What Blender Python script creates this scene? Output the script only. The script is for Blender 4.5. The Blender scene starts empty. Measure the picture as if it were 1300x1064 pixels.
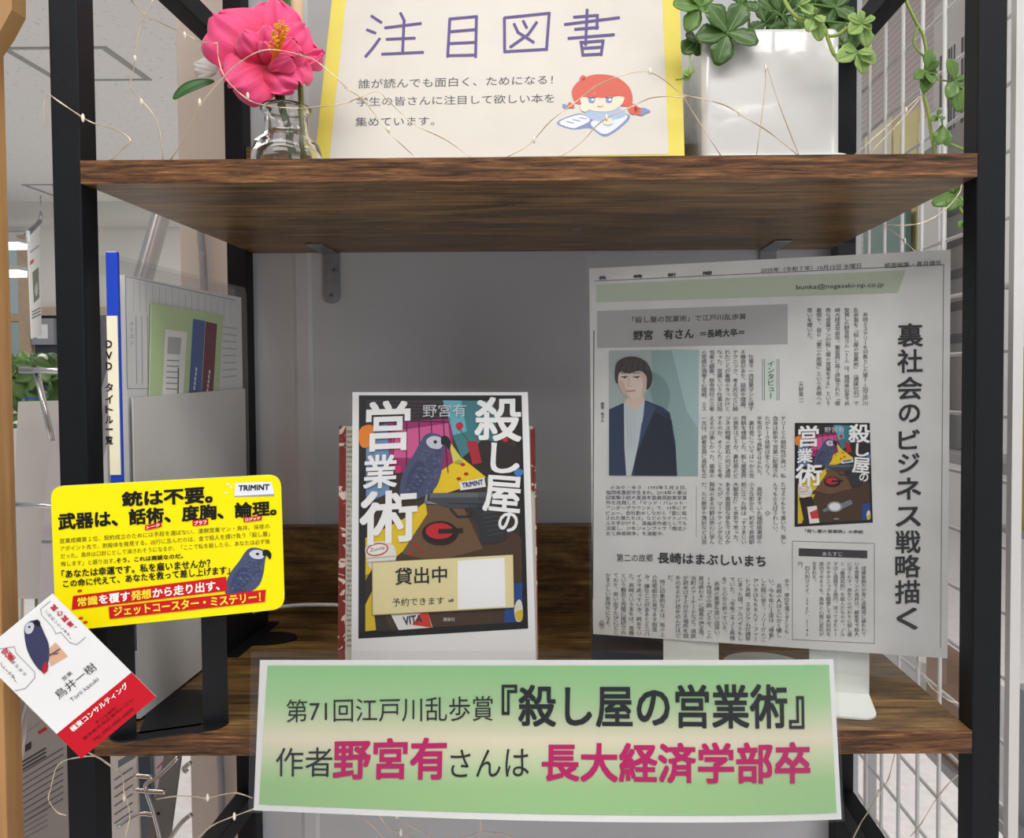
import bpy, bmesh, math, random
from mathutils import Vector, Matrix
random.seed(7)
S = bpy.context.scene
C = S.collection
# ------------------------------------------------------------------ camera
CX, CY, CZ, YAW, PITCH, ROLL, FPX, PX0, PY0 = 0.02512, -0.54788, 1.34062, 0.00638, 0.0302, -0.00607, 1030.968, 712.381, 513.197
FWD = Vector((-math.sin(YAW)*math.cos(PITCH), math.cos(YAW)*math.cos(PITCH), -math.sin(PITCH)))
R0 = Vector((math.cos(YAW), math.sin(YAW), 0)); U0 = R0.cross(FWD)
RT = math.cos(ROLL)*R0 + math.sin(ROLL)*U0
UP = -math.sin(ROLL)*R0 + math.cos(ROLL)*U0
EYE = Vector((CX, CY, CZ))
cd = bpy.data.cameras.new('camera'); cam = bpy.data.objects.new('camera', cd); C.objects.link(cam)
cam.matrix_world = Matrix(((RT.x, UP.x, -FWD.x, CX), (RT.y, UP.y, -FWD.y, CY), (RT.z, UP.z, -FWD.z, CZ), (0, 0, 0, 1)))
cd.sensor_width = 36; cd.lens = FPX/1300*36; cd.clip_start = .02
cd.shift_x = (650-PX0)/1300; cd.shift_y = (PY0-532)/1300
S.camera = cam
# ------------------------------------------------------------------ world, lamps, exposure
S.view_settings.view_transform = 'Standard'; S.view_settings.look = 'None'
S.view_settings.gamma = 1; S.view_settings.use_curve_mapping = False
S.view_settings.exposure = -0.36
w = bpy.data.worlds.new('world'); S.world = w; w.use_nodes = True
w.node_tree.nodes['Background'].inputs[0].default_value = (.93, .96, 1, 1)
w.node_tree.nodes['Background'].inputs[1].default_value = .46
def area(name, loc, sx, sy, e, col=(1, .98, .95), rot=(0, 0, 0)):
    l = bpy.data.lights.new(name, 'AREA'); l.shape = 'RECTANGLE'; l.size = sx; l.size_y = sy; l.energy = e; l.color = col
    o = bpy.data.objects.new(name, l); C.objects.link(o); o.location = loc; o.rotation_euler = rot
    return o
area('ceiling_lamp', (-.1, -.85, 2.76), 2.6, .5, 46)
area('ceiling_lamp', (-.3, -2.6, 2.76), 2.6, .35, 16)
area('ceiling_lamp', (-1.6, 1.8, 2.76), .35, 2.4, 26)
area('ceiling_lamp', (1.9, 1.0, 2.76), .35, 2.4, 44)
area('ceiling_lamp', (-1.8, 4.8, 2.76), 2.4, .35, 50)
area('side_fill_light', (2.6, -2.4, 1.7), 1.8, 1.5, 30, (.97, .99, 1), (math.radians(86), 0, math.radians(48)))  # added soft fill, no window modelled: brightens clipping, cards and box side

# ------------------------------------------------------------------ helpers
def ray(px, py): return FWD + RT*((px-PX0)/FPX) - UP*((py-PY0)/FPX)
def at(px, py, Y):
    d = ray(px, py); return EYE + d*((Y-CY)/d.y)
def at_x(px, py, X):
    d = ray(px, py); return EYE + d*((X-CX)/d.x)
def at_z(px, py, Z):
    d = ray(px, py); return EYE + d*((Z-CZ)/d.z)
def srgb(h):
    if isinstance(h, str): h = tuple(int(h[i:i+2], 16) for i in (0, 2, 4))
    return tuple((c/255/12.92 if c/255 <= .04045 else ((c/255+.055)/1.055)**2.4) for c in h) + (1,)
MATS = {}
def mat(name, col=(200, 200, 200), rough=.5, metal=0, noise=0, nscale=40, bump=0, bscale=300, coat=0, spec=.5, trans=0):
    if name in MATS: return MATS[name]
    m = bpy.data.materials.new(name); m.use_nodes = True; MATS[name] = m
    n = m.node_tree.nodes; L = m.node_tree.links; b = n['Principled BSDF']
    c = srgb(col)
    b.inputs['Base Color'].default_value = c; b.inputs['Roughness'].default_value = rough; b.inputs['Metallic'].default_value = metal
    b.inputs['Coat Weight'].default_value = coat; b.inputs['Specular IOR Level'].default_value = spec
    if trans: b.inputs['Transmission Weight'].default_value = trans
    if noise or bump:
        tc = n.new('ShaderNodeTexCoord')
    if noise:
        nz = n.new('ShaderNodeTexNoise'); nz.inputs['Scale'].default_value = nscale; nz.inputs['Detail'].default_value = 4
        L.new(tc.outputs['Object'], nz.inputs['Vector'])
        r = n.new('ShaderNodeMapRange'); r.inputs[1].default_value = .3; r.inputs[2].default_value = .7
        r.inputs[3].default_value = 1-noise; r.inputs[4].default_value = 1+noise*.6
        L.new(nz.outputs['Fac'], r.inputs[0])
        mx = n.new('ShaderNodeVectorMath'); mx.operation = 'SCALE'; mx.inputs[0].default_value = c[:3]
        L.new(r.outputs[0], mx.inputs['Scale']); L.new(mx.outputs[0], b.inputs['Base Color'])
    if bump:
        nb = n.new('ShaderNodeTexNoise'); nb.inputs['Scale'].default_value = bscale; nb.inputs['Detail'].default_value = 2
        L.new(tc.outputs['Object'], nb.inputs['Vector'])
        bp = n.new('ShaderNodeBump'); bp.inputs['Strength'].default_value = bump; bp.inputs['Distance'].default_value = .001
        L.new(nb.outputs['Fac'], bp.inputs['Height']); L.new(bp.outputs[0], b.inputs['Normal'])
    return m
def ink(h, rough=.45):
    return mat('ink_%s' % h, h, rough, spec=.3)
def ramp_mat(name, stops, coord, scale, rough=.5, detail=6, bump=.15, spec=.4, dist=0):
    m = bpy.data.materials.new(name); m.use_nodes = True; MATS[name] = m
    n = m.node_tree.nodes; L = m.node_tree.links; b = n['Principled BSDF']
    tc = n.new('ShaderNodeTexCoord'); mp = n.new('ShaderNodeMapping'); mp.inputs['Scale'].default_value = scale
    L.new(tc.outputs[coord], mp.inputs[0])
    nz = n.new('ShaderNodeTexNoise'); nz.inputs['Scale'].default_value = 1; nz.inputs['Detail'].default_value = detail
    nz.inputs['Roughness'].default_value = .65; nz.inputs['Distortion'].default_value = dist
    L.new(mp.outputs[0], nz.inputs['Vector'])
    cr = n.new('ShaderNodeValToRGB'); e = cr.color_ramp.elements
    while len(e) < len(stops): e.new(.5)
    for k, (p, c) in enumerate(stops): e[k].position = p; e[k].color = srgb(c)
    L.new(nz.outputs['Fac'], cr.inputs[0]); L.new(cr.outputs[0], b.inputs['Base Color'])
    b.inputs['Roughness'].default_value = rough; b.inputs['Specular IOR Level'].default_value = spec
    if bump:
        bp = n.new('ShaderNodeBump'); bp.inputs['Strength'].default_value = bump; bp.inputs['Distance'].default_value = .0006
        L.new(nz.outputs['Fac'], bp.inputs['Height']); L.new(bp.outputs[0], b.inputs['Normal'])
    return m
def film_mat(name, tint=(255, 255, 255), gloss=.07, rough=.08, haze=0, graze=.6):
    m = bpy.data.materials.new(name); m.use_nodes = True; MATS[name] = m
    n = m.node_tree.nodes; L = m.node_tree.links; n.remove(n['Principled BSDF'])
    t = n.new('ShaderNodeBsdfTransparent'); t.inputs[0].default_value = srgb(tint)
    g = n.new('ShaderNodeBsdfGlossy'); g.inputs['Roughness'].default_value = rough
    lw = n.new('ShaderNodeLayerWeight'); lw.inputs[0].default_value = .35
    mr = n.new('ShaderNodeMapRange'); mr.inputs[3].default_value = gloss; mr.inputs[4].default_value = graze
    L.new(lw.outputs['Facing'], mr.inputs[0])
    pw = n.new('ShaderNodeMixShader'); L.new(mr.outputs[0], pw.inputs[0]); L.new(t.outputs[0], pw.inputs[1]); L.new(g.outputs[0], pw.inputs[2])
    out = pw.outputs[0]
    if haze:
        d = n.new('ShaderNodeBsdfDiffuse'); d.inputs[0].default_value = srgb((225, 227, 228))
        m2 = n.new('ShaderNodeMixShader'); m2.inputs[0].default_value = haze
        L.new(out, m2.inputs[1]); L.new(d.outputs[0], m2.inputs[2]); out = m2.outputs[0]
    L.new(out, n['Material Output'].inputs[0])
    return m
BLACK = mat('black_steel', (13, 16, 21), .55, noise=.06, nscale=60, bump=.25, bscale=1400, spec=.25)
def rustic(name, stops, fine, blot, rough, spec, dark=.5):
    """rustic wood: fine grain lines along the board, darker saw marks and blotches"""
    m = ramp_mat(name, stops, 'Object', fine, rough, 7, .25, spec, .5)
    n = m.node_tree.nodes; L = m.node_tree.links; b = n['Principled BSDF']
    tc = n['Texture Coordinate']; mp = n.new('ShaderNodeMapping'); mp.inputs['Scale'].default_value = blot; L.new(tc.outputs['Object'], mp.inputs[0])
    nz = n.new('ShaderNodeTexNoise'); nz.inputs['Scale'].default_value = 1; nz.inputs['Detail'].default_value = 8; nz.inputs['Roughness'].default_value = .7; nz.inputs['Distortion'].default_value = .9
    L.new(mp.outputs[0], nz.inputs['Vector'])
    r = n.new('ShaderNodeMapRange'); r.inputs[1].default_value = .36; r.inputs[2].default_value = .58; r.inputs[3].default_value = dark; r.inputs[4].default_value = 1.05
    L.new(nz.outputs['Fac'], r.inputs[0])
    mx = n.new('ShaderNodeVectorMath'); mx.operation = 'SCALE'; L.new(n['Color Ramp'].outputs[0], mx.inputs[0]); L.new(r.outputs[0], mx.inputs['Scale']); L.new(mx.outputs[0], b.inputs['Base Color'])
    return m
WOODF = rustic('wood_grain_edge', [(.34, (44, 26, 16)), (.46, (94, 60, 35)), (.56, (122, 82, 48)), (.68, (156, 112, 68))], (34, 50, 560), (11, 20, 150), .5, .35, .42)
WOODT = rustic('wood_grain_board', [(.3, (62, 44, 27)), (.44, (108, 79, 45)), (.58, (142, 109, 61)), (.74, (170, 137, 83))], (15, 210, 210), (9, 26, 26), .38, .45, .36)
CHROME = mat('chrome', (205, 205, 208), .22, 1)
ZINC = mat('zinc_plate', (150, 152, 156), .35, .9, noise=.1, nscale=120)
WHITEP = mat('white_paper', (236, 236, 236), .6, noise=.03, nscale=12)
NEWSP = mat('newsprint_paper', (218, 218, 215), .75, noise=.1, nscale=22)
FILM = film_mat('laminate_film', gloss=.018, rough=.10)
FILMH = film_mat('hazy_file_plastic', gloss=.04, rough=.25, haze=.04, graze=.16)
WIREM = mat('copper_fairy_wire', (226, 208, 184), .3, .6)
BEADM = mat('clear_bead', (245, 235, 215), .15, 0, spec=.8)
GLASS = mat('clear_glass', (255, 255, 255), .02, trans=1)

class MB:
    def __init__(s): s.v = []; s.f = []; s.mi = []; s.mats = []; s.smooth = []
    def slot(s, m):
        if m not in s.mats: s.mats.append(m)
        return s.mats.index(m)
    def add(s, vs, fs, m, smooth=False):
        b = len(s.v); s.v += [Vector(v) for v in vs]; k = s.slot(m)
        for f in fs: s.f.append([i+b for i in f]); s.mi.append(k); s.smooth.append(smooth)
    def box(s, lo, hi, m, T=None):
        x0, y0, z0 = lo; x1, y1, z1 = hi
        vs = [Vector(p) for p in ((x0, y0, z0), (x1, y0, z0), (x1, y1, z0), (x0, y1, z0), (x0, y0, z1), (x1, y0, z1), (x1, y1, z1), (x0, y1, z1))]
        if T: vs = [T @ v for v in vs]
        s.add(vs, [(0, 3, 2, 1), (4, 5, 6, 7), (0, 1, 5, 4), (1, 2, 6, 5), (2, 3, 7, 6), (3, 0, 4, 7)], m); return s
    def prism(s, outline, d, m, side=None):
        n = len(outline); d = Vector(d); o = [Vector(p) for p in outline]
        s.add(o + [p+d for p in o], [tuple(range(n)), tuple(range(2*n-1, n-1, -1))], m)
        s.add(o + [p+d for p in o], [((i+1) % n, i, n+i, n+(i+1) % n) for i in range(n)], side or m); return s
    def tube(s, pts, r, m, seg=8, caps=True):
        pts = [Vector(p) for p in pts]; N = len(pts); rs = r if isinstance(r, (list, tuple)) else [r]*N
        t0 = (pts[1]-pts[0]).normalized(); a = t0.orthogonal().normalized(); vs = []; fs = []
        for i, p in enumerate(pts):
            t = (pts[min(i+1, N-1)]-pts[max(i-1, 0)])
            t = t.normalized() if t.length > 1e-9 else t0
            a = (a - t*a.dot(t)); a = a.normalized() if a.length > 1e-6 else t.orthogonal().normalized(); b = t.cross(a)
            for k in range(seg):
                q = 2*math.pi*k/seg; vs.append(p + (a*math.cos(q)+b*math.sin(q))*rs[i])
        for i in range(N-1):
            for k in range(seg):
                k2 = (k+1) % seg; fs.append((i*seg+k, i*seg+k2, (i+1)*seg+k2, (i+1)*seg+k))
        if caps: fs += [tuple(range(seg-1, -1, -1)), tuple(range((N-1)*seg, N*seg))]
        s.add(vs, fs, m, True); return s
    def lathe(s, prof, c, m, seg=40):
        c = Vector(c); vs = []; fs = []
        for r, z in prof:
            for k in range(seg):
                q = 2*math.pi*k/seg; vs.append(c + Vector((r*math.cos(q), r*math.sin(q), z)))
        for i in range(len(prof)-1):
            for k in range(seg):
                k2 = (k+1) % seg; fs.append((i*seg+k, i*seg+k2, (i+1)*seg+k2, (i+1)*seg+k))
        s.add(vs, fs, m, True); return s
    def build(s, name, parent=None, bevel=0, solid=0):
        me = bpy.data.meshes.new(name); o = bpy.data.objects.new(name, me); C.objects.link(o)
        base = Vector((0, 0, 0))
        q = parent
        while q: base = base + q.location; q = q.parent
        if not parent and s.v:
            lo = [min(v[i] for v in s.v) for i in range(3)]; hi = [max(v[i] for v in s.v) for i in range(3)]
            c = Vector(((lo[0]+hi[0])/2, (lo[1]+hi[1])/2, lo[2])); o.location = c; base = c
        me.from_pydata([v-base for v in s.v], [], s.f)
        for m in s.mats: me.materials.append(m)
        me.polygons.foreach_set('material_index', s.mi); me.polygons.foreach_set('use_smooth', s.smooth)
        me.update()
        if parent: o.parent = parent
        if bevel:
            b = o.modifiers.new('bevel', 'BEVEL'); b.width = bevel; b.segments = 2; b.limit_method = 'ANGLE'
        if solid:
            b = o.modifiers.new('solid', 'SOLIDIFY'); b.thickness = solid; b.offset = 0
        return o
def tag(o, label=None, cat=None, group=None, kind=None):
    for k, v in (('label', label), ('category', cat), ('group', group), ('kind', kind)):
        if v: o[k] = v
    return o
def thing(name, label, cat, loc, group=None):
    o = bpy.data.objects.new(name, None); C.objects.link(o); o.location = loc; o.empty_display_size = .02
    return tag(o, label, cat, group)
def struct(mb, name, parent=None, bevel=0):
    o = mb.build(name, parent, bevel)
    if not parent: o['kind'] = 'structure'
    return o
def spline(pts, n=6, closed=False):
    P = [Vector(p) for p in pts]; N = len(P); out = []
    rng = range(N) if closed else range(N-1)
    for i in rng:
        g = (lambda k: P[k % N]) if closed else (lambda k: P[max(0, min(N-1, k))])
        a, b, c, d = g(i-1), g(i), g(i+1), g(i+2)
        for k in range(n):
            t = k/n
            out.append(.5*((2*b)+(c-a)*t+(2*a-5*b+4*c-d)*t*t+(3*b-a-3*c+d)*t**3))
    if not closed: out.append(P[-1])
    return out

# ------------------------------------------------------------------ lettering
_cu = bpy.data.curves.new('glyph', 'FONT'); _cu.resolution_u = 2
_to = bpy.data.objects.new('glyph', _cu); C.objects.link(_to)
_cache = {}
def glyphs(body, bold=0, res=2):
    k = (body, bold, res)
    if k not in _cache:
        _cu.body = body; _cu.resolution_u = res
        dg = bpy.context.evaluated_depsgraph_get(); dg.update()
        m = bpy.data.meshes.new_from_object(_to.evaluated_get(dg))
        v0 = [(v.co.x, v.co.y) for v in m.vertices]; f0_ = [tuple(p.vertices) for p in m.polygons]
        bpy.data.meshes.remove(m)
        if bold > .009:                      # heavier weight: the same strokes laid side by side
            vs, fs = [(x, y, 0) for x, y in v0], list(f0_)
            for q in range(8):
                dx, dy = bold*round(math.cos(q*math.pi/4)), bold*round(math.sin(q*math.pi/4)); n_ = len(vs)
                vs += [(x+dx, y+dy, .13*(q+1)) for x, y in v0]; fs += [tuple(i+n_ for i in f) for f in f0_]
        else: vs, fs = [(x, y, 0) for x, y in v0], f0_
        _cache[k] = (vs, fs)
    return _cache[k]
class Sheet:
    """a sheet of paper standing in the place; prints on it are given by where they fall on the sheet"""
    def __init__(s, c, curve=None):
        p = [at(*q) for q in c]; s.o = p[0]; s.n = (p[1]-p[0]).cross(p[2]-p[0]).normalized()
        if s.n.dot(EYE-s.o) < 0: s.n = -s.n
        s.curve = curve
    def P(s, px, py, off=0):
        d = ray(px, py); t = (s.o-EYE).dot(s.n)/d.dot(s.n); p = EYE + d*t
        if s.curve: p = p + s.n*s.curve(px, py)
        return p + s.n*off
STEP = .00012
def foot(sh, px, z):
    a_, b_ = 100, 1000
    for _ in range(40):
        m_ = (a_+b_)/2
        if sh.P(px, m_).z > z: a_ = m_
        else: b_ = m_
    return a_
class Ink(MB):
    """flat print on a sheet; M maps its own drawing frame to the sheet"""
    def __init__(s, sheet, M=lambda x, y: (x, y), base=1):
        MB.__init__(s); s.sh = sheet; s.M = M; s.base = base
    def p(s, x, y, l): return s.sh.P(*s.M(x, y), (l+s.base)*STEP)
    def poly(s, pts, m, l=0):
        s.add([s.p(x, y, l) for x, y in pts], [tuple(range(len(pts)))], m)
    def blob(s, pts, m, l=0, n=5):
        s.poly([(v.x, v.y) for v in spline([(a, b, 0) for a, b in pts], n, True)], m, l)
    def rect(s, x0, y0, x1, y1, m, l=0): s.poly([(x0, y0), (x1, y0), (x1, y1), (x0, y1)], m, l)
    def ell(s, x, y, rx, ry, m, l=0, rot=0):
        c, q = math.cos(rot), math.sin(rot); pts = []
        for k in range(28):
            a = 2*math.pi*k/28; u, v = rx*math.cos(a), ry*math.sin(a); pts.append((x+u*c-v*q, y+u*q+v*c))
        s.poly(pts, m, l)
    def line(s, pts, w, m, l=0, closed=False):
        P = [Vector((a, b)) for a, b in pts]
        if closed: P.append(P[0])
        for a, b in zip(P, P[1:]):
            d = b-a
            if d.length < 1e-6: continue
            d = d.normalized(); q = Vector((-d.y, d.x))*(w/2); e = d*(w*.35)
            s.poly([tuple(a-e+q), tuple(b+e+q), tuple(b+e-q), tuple(a-e-q)], m, l)
    def stroke(s, pts, w, m, l=0):
        for i, (a, b) in enumerate(zip(pts, pts[1:])):
            s.n_ = getattr(s, 'n_', 0)+1; k = l+.05*s.n_
            s.line([a, b], w, m, k); s.ell(a[0], a[1], w*.5, w*.5, m, k+.017); s.ell(b[0], b[1], w*.5, w*.5, m, k+.033)
    def text(s, body, tl, tr, br, bl, m, l=1, bold=0, res=2):
        vs, fs = glyphs(body, bold, res)
        if not vs: return
        x0 = min(v[0] for v in vs); x1 = max(v[0] for v in vs); y0 = min(v[1] for v in vs); y1 = max(v[1] for v in vs)
        out = []
        for x, y, k in vs:
            u = (x-x0)/(x1-x0); v = (y1-y)/(y1-y0)
            X = (tl[0]*(1-u)+tr[0]*u)*(1-v)+(bl[0]*(1-u)+br[0]*u)*v
            Y = (tl[1]*(1-u)+tr[1]*u)*(1-v)+(bl[1]*(1-u)+br[1]*u)*v
            out.append(s.p(X, Y, l+k))
        s.add(out, fs, m)
    def vtext(s, body, x, y0, y1, size, m, l=1, bold=0, res=1, n=None, skew=0, wide=1, right=(1, 0), down=(0, 1)):
        """one column of upright characters, top y0 to bottom y1"""
        n = n or len(body); st = (y1-y0)/n
        for i, ch in enumerate(body):
            if ch in ' 　': continue
            vs, fs = glyphs(ch, bold, res)
            cy = y0+st*(i+.5); out = []
            for gx, gy, k in vs:
                a, b = gx-.5, .38-gy
                if ch in 'ー「」（）〝〟…『』＝': a, b = (-b, a)
                if ch in '、。': a += .55; b -= .55
                if ch in 'ょっゅゃッャュョ': a += .1; b -= .1
                if ch.isascii(): a = (gx-.3)*.9
                a *= size*wide; b *= min(size, st*1.05) if size > 0 else size
                out.append(s.p(x + a*right[0] + (cy-y0+b)*down[0], y0 + a*right[1] + (cy-y0+b)*down[1] if down != (0, 1) else cy+b+skew*a, l+k))
            s.add(out, fs, m)
def sheet_mesh(sh, tl, tr, br, bl, m, nx=1, ny=1, th=.0003, off=0, back=None, round_px=0, name=None):
    mb = MB(); vs = []
    for j in range(ny+1):
        for i in range(nx+1):
            u, v = i/nx, j/ny
            X = (tl[0]*(1-u)+tr[0]*u)*(1-v)+(bl[0]*(1-u)+br[0]*u)*v; Y = (tl[1]*(1-u)+tr[1]*u)*(1-v)+(bl[1]*(1-u)+br[1]*u)*v
            vs.append(sh.P(X, Y, off))
    W = nx+1; N = len(vs); bk = [v-sh.n*th for v in vs]
    fs = []; fb = []
    for j in range(ny):
        for i in range(nx):
            a = j*W+i; fs.append((a, a+W, a+W+1, a+1)); fb.append((N+a, N+a+1, N+a+W+1, N+a+W))
    ring = list(range(0, W)) + [j*W+nx for j in range(1, ny+1)] + [ny*W+i for i in range(nx-1, -1, -1)] + [j*W for j in range(ny-1, 0, -1)]
    rim = [(ring[k], ring[(k+1) % len(ring)], N+ring[(k+1) % len(ring)], N+ring[k]) for k in range(len(ring))]
    mb.add(vs+bk, fs, m, nx > 1); mb.add(vs+bk, fb+rim, back or m); return mb
def rounded(tl, tr, br, bl, r, n=6):
    P = [Vector((*p, 0)) for p in (tl, tr, br, bl)]; out = []
    for i in range(4):
        a, b, c = P[i-1], P[i], P[(i+1) % 4]
        d0 = (a-b).normalized()*r; d1 = (c-b).normalized()*r
        for k in range(n+1):
            t = k/n; q = (b+d0)*(1-t)**2 + b*2*t*(1-t) + (b+d1)*t*t; out.append((q.x, q.y))
    return out
def card(sh, outline, m, th, off=0, side=None):
    mb = MB(); mb.prism([sh.P(x, y, off) for x, y in outline], -sh.n*th, m, side); return mb

# ------------------------------------------------------------------ the room
WALLG = mat('grey_wallpaper', (195, 196, 200), .8, noise=.04, nscale=9, bump=.2, bscale=500)
CREAM = mat('cream_wall', (222, 220, 214), .8, noise=.02, nscale=3)
BEIGE = mat('beige_column_paint', (228, 217, 207), .7, noise=.02, nscale=3)
CEILM = ramp_mat('speckled_ceiling_board', [(.0, (238, 237, 234)), (.6, (238, 237, 234)), (.68, (208, 207, 204)), (1, (200, 200, 198))], 'Object', (38, 38, 38), .85, 3, 0)
FLOORM = mat('pale_mottled_floor', (240, 235, 234), .45, noise=.08, nscale=35)
struct(MB().box((-5, -3.5, -.05), (4, 7.2, 0), FLOORM), 'floor')
struct(MB().box((-5, -3.5, 2.8), (4, 7.2, 2.86), CEILM), 'ceiling')
GAPM = mat('grey_ceiling_gap', (165, 165, 162), .8)
def hatch(name, x0, x1, y0, y1, lab):
    t = thing(name, lab, 'ceiling hatch', ((x0+x1)/2, (y0+y1)/2, 2.795))
    f = MB(); g = .017
    for a, b in (((x0, y0), (x1, y0+g)), ((x0, y1-g), (x1, y1)), ((x0, y0+g), (x0+g*1.8, y1-g)), ((x1-g*1.8, y0+g), (x1, y1-g))):
        f.box((a[0], a[1], 2.795), (b[0], b[1], 2.8), GAPM)
    f.build('frame', t)
    MB().box((x0+g*1.8, y0+g, 2.798), (x1-g*1.8, y1-g, 2.8), CEILM).build('panel', t)
a = at_z(0, 60, 2.8); b = at_z(193, 101, 2.8)
hatch('ceiling_hatch', a.x-.0, b.x, a.y, b.y, 'larger square access hatch in the speckled ceiling, beside the black post')
a = at_z(27, 234, 2.8); b = at_z(80, 248, 2.8)
hatch('ceiling_hatch', a.x, b.x+.15, a.y, b.y, 'smaller distant access hatch low on the ceiling near the cream far wall')
# far wall with window openings
FY = at_z(30, 268, 2.8).y
struct(MB().box((-5, FY-.35, 2.66), (4, FY, 2.8), CREAM), 'trim_1')
def fx(px): return at(px, 400, FY).x
def fz(py): return at(20, py, FY).z
x_l, x_r = -5, 4
wx0, wx1 = fx(-60), fx(29)
wz = [fz(300), fz(398), fz(408), fz(478)]
wall = MB()
wall.box((wx1, FY, 0), (x_r, FY+.12, 2.8), CREAM); wall.box((x_l, FY, 0), (wx0, FY+.12, 2.8), CREAM)
wall.box((wx0, FY, wz[0]), (wx1, FY+.12, 2.8), CREAM); wall.box((wx0, FY, 0), (wx1, FY+.12, wz[3]), CREAM)
struct(wall, 'wall_far')
TAN = mat('tan_wood_trim', (190, 166, 138), .5, noise=.1, nscale=30)
wn = bpy.data.objects.new('window_1', None); C.objects.link(wn); wn.location = ((wx0+wx1)/2, FY, wz[3]); wn['kind'] = 'structure'
fr = MB()
for z in (wz[0], wz[3]): fr.box((wx0, FY-.03, z-.03), (wx1+.05, FY+.1, z+.03), CREAM)
fr.box((wx0, FY-.03, wz[2]), (wx1+.05, FY+.1, wz[1]), TAN); fr.box((wx1-.01, FY-.04, wz[3]), (wx1+.09, FY+.1, wz[0]), TAN)
fr.build('window_frame', wn)
MB().box((wx0, FY+.05, wz[3]), (wx1, FY+.056, wz[0]), film_mat('window_pane', (236, 244, 244), .1, .02)).build('window_glass', wn)
# garden and building outside the window
OUT = mat('pale_outdoor_wall', (240, 243, 238), .8, noise=.1, nscale=1.2)
tag(MB().box((-9, FY+2.5, 0), (1, FY+2.7, 2.05), OUT).build('outdoor_wall'), kind='structure')
hb = MB(); rh = random.Random(2); HG = mat('outdoor_hedge_green', (150, 176, 92), .8, noise=.4, nscale=6)
for k in range(26):
    c = Vector((rh.uniform(-7, -3), FY+rh.uniform(1.6, 2.2), rh.uniform(.3, 1.45))); r = rh.uniform(.15, .3)
    hb.lathe([(0, -r), (r*.7, -r*.7), (r, 0), (r*.75, r*.6), (0, r)], c, HG, 9)
tag(hb.build('hedge'), 'sunlit green hedge outside the far window', 'hedge', kind='stuff')
# fluorescent fittings seen through the upper pane
TUBE = bpy.data.materials.new('lit_tube'); TUBE.use_nodes = True
TUBE.node_tree.nodes['Principled BSDF'].inputs['Emission Color'].default_value = (1, 1, 1, 1)
TUBE.node_tree.nodes['Principled BSDF'].inputs['Emission Strength'].default_value = 2.5
for k, (py, lab) in enumerate(((312, 'upper white light fitting seen through the far window'), (347, 'lower white light fitting seen through the far window'))):
    ly = FY-.5-.35*k; p = at(8, py, ly); q = at(29, py, ly)
    t = thing('light_fitting', lab, 'light', ((p.x+q.x)/2, ly, p.z+.05), 'light fittings near the far window')
    MB().box((p.x-.5, ly-.05, p.z-.025), (q.x, ly+.05, p.z+.02), TUBE).build('diffuser', t)
    f = MB().box((p.x-.5, ly-.06, p.z+.02), (q.x, ly+.06, p.z+.05), CREAM); f.box((p.x-.3-.1*k, ly-.01, p.z+.05), (p.x-.28-.1*k, ly+.01, 2.66), CREAM); f.build('housing', t)
# dark notice board and frame on far wall
p = at(44, 398, FY-.02); q = at(75, 560, FY-.02)
t = thing('notice_board', 'dark notice board with tan top rail on the far wall beyond the potted plant', 'board', (p.x, FY-.03, q.z))
MB().box((p.x, FY-.03, q.z), (q.x+1.2, FY, p.z), mat('dark_felt', (62, 64, 74), .9)).build('panel', t)
MB().box((p.x-.02, FY-.05, p.z-.02), (q.x+1.2, FY, p.z+.05), TAN).build('top_rail', t)
p = at(48, 412, FY-.06); q = at(62, 430, FY-.06)
t = thing('picture_frame', 'small grey framed notice hanging on the dark notice board', 'frame', (p.x, FY-.05, q.z))
MB().box((p.x-.05, FY-.07, q.z-.05), (q.x+.05, FY-.032, p.z+.05), mat('grey_frame', (150, 152, 158), .5)).build('frame', t)
MB().box((p.x, FY-.074, q.z), (q.x, FY-.071, p.z), WHITEP).build('sheet', t)
# hanging sign
HY = 5.2
t = thing('hanging_sign', 'white hanging paper sign with red word and photo below a steel rail', 'sign', at(45, 300, HY))
sh = Sheet(((36, 305, HY), (50, 285, HY+.6), (40, 428, HY)))
card(sh, [(35, 303), (50, 284), (53, 426), (40, 430)], WHITEP, .004).build('paper', t)
g = Ink(sh); g.poly([(38, 332), (43, 328), (43, 333), (38, 337)], ink('d05a5a'))
g.poly([(41, 346), (49, 339), (50, 378), (43, 385)], ink('6f7466')); g.blob([(44, 368), (47, 358), (48, 370), (46, 376)], ink('c8c8bf'), 1)
for k in range(3): g.line([(41, 396+k*4), (51, 391+k*4)], 1.6, ink('6d6f74'))
g.line([(39, 320), (49, 312)], 2.5, ink('a9b0b4'))
g.build('print', t)
b = MB(); b.tube([at(34, 298, HY), at(51, 281, HY+.6)], .016, ZINC)
b.tube([at(51, 282, HY+.6), at(52, 270, HY+.6)], .012, CHROME); b.build('rail', t)
for px, py, dy in ((36, 305, 0), (49, 291, .6)):
    b = MB(); b.tube([at(px, py+2, HY+dy), at(px-1, py-6, HY+dy), at(px-1, py-12, HY+dy)], .014, WHITEP); b.build('clip', t)
hang = at(52, 270, HY+.6)
b = MB(); b.tube([hang, (hang.x, hang.y, 2.8)], .005, CHROME); b.build('cord', t)

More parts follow.
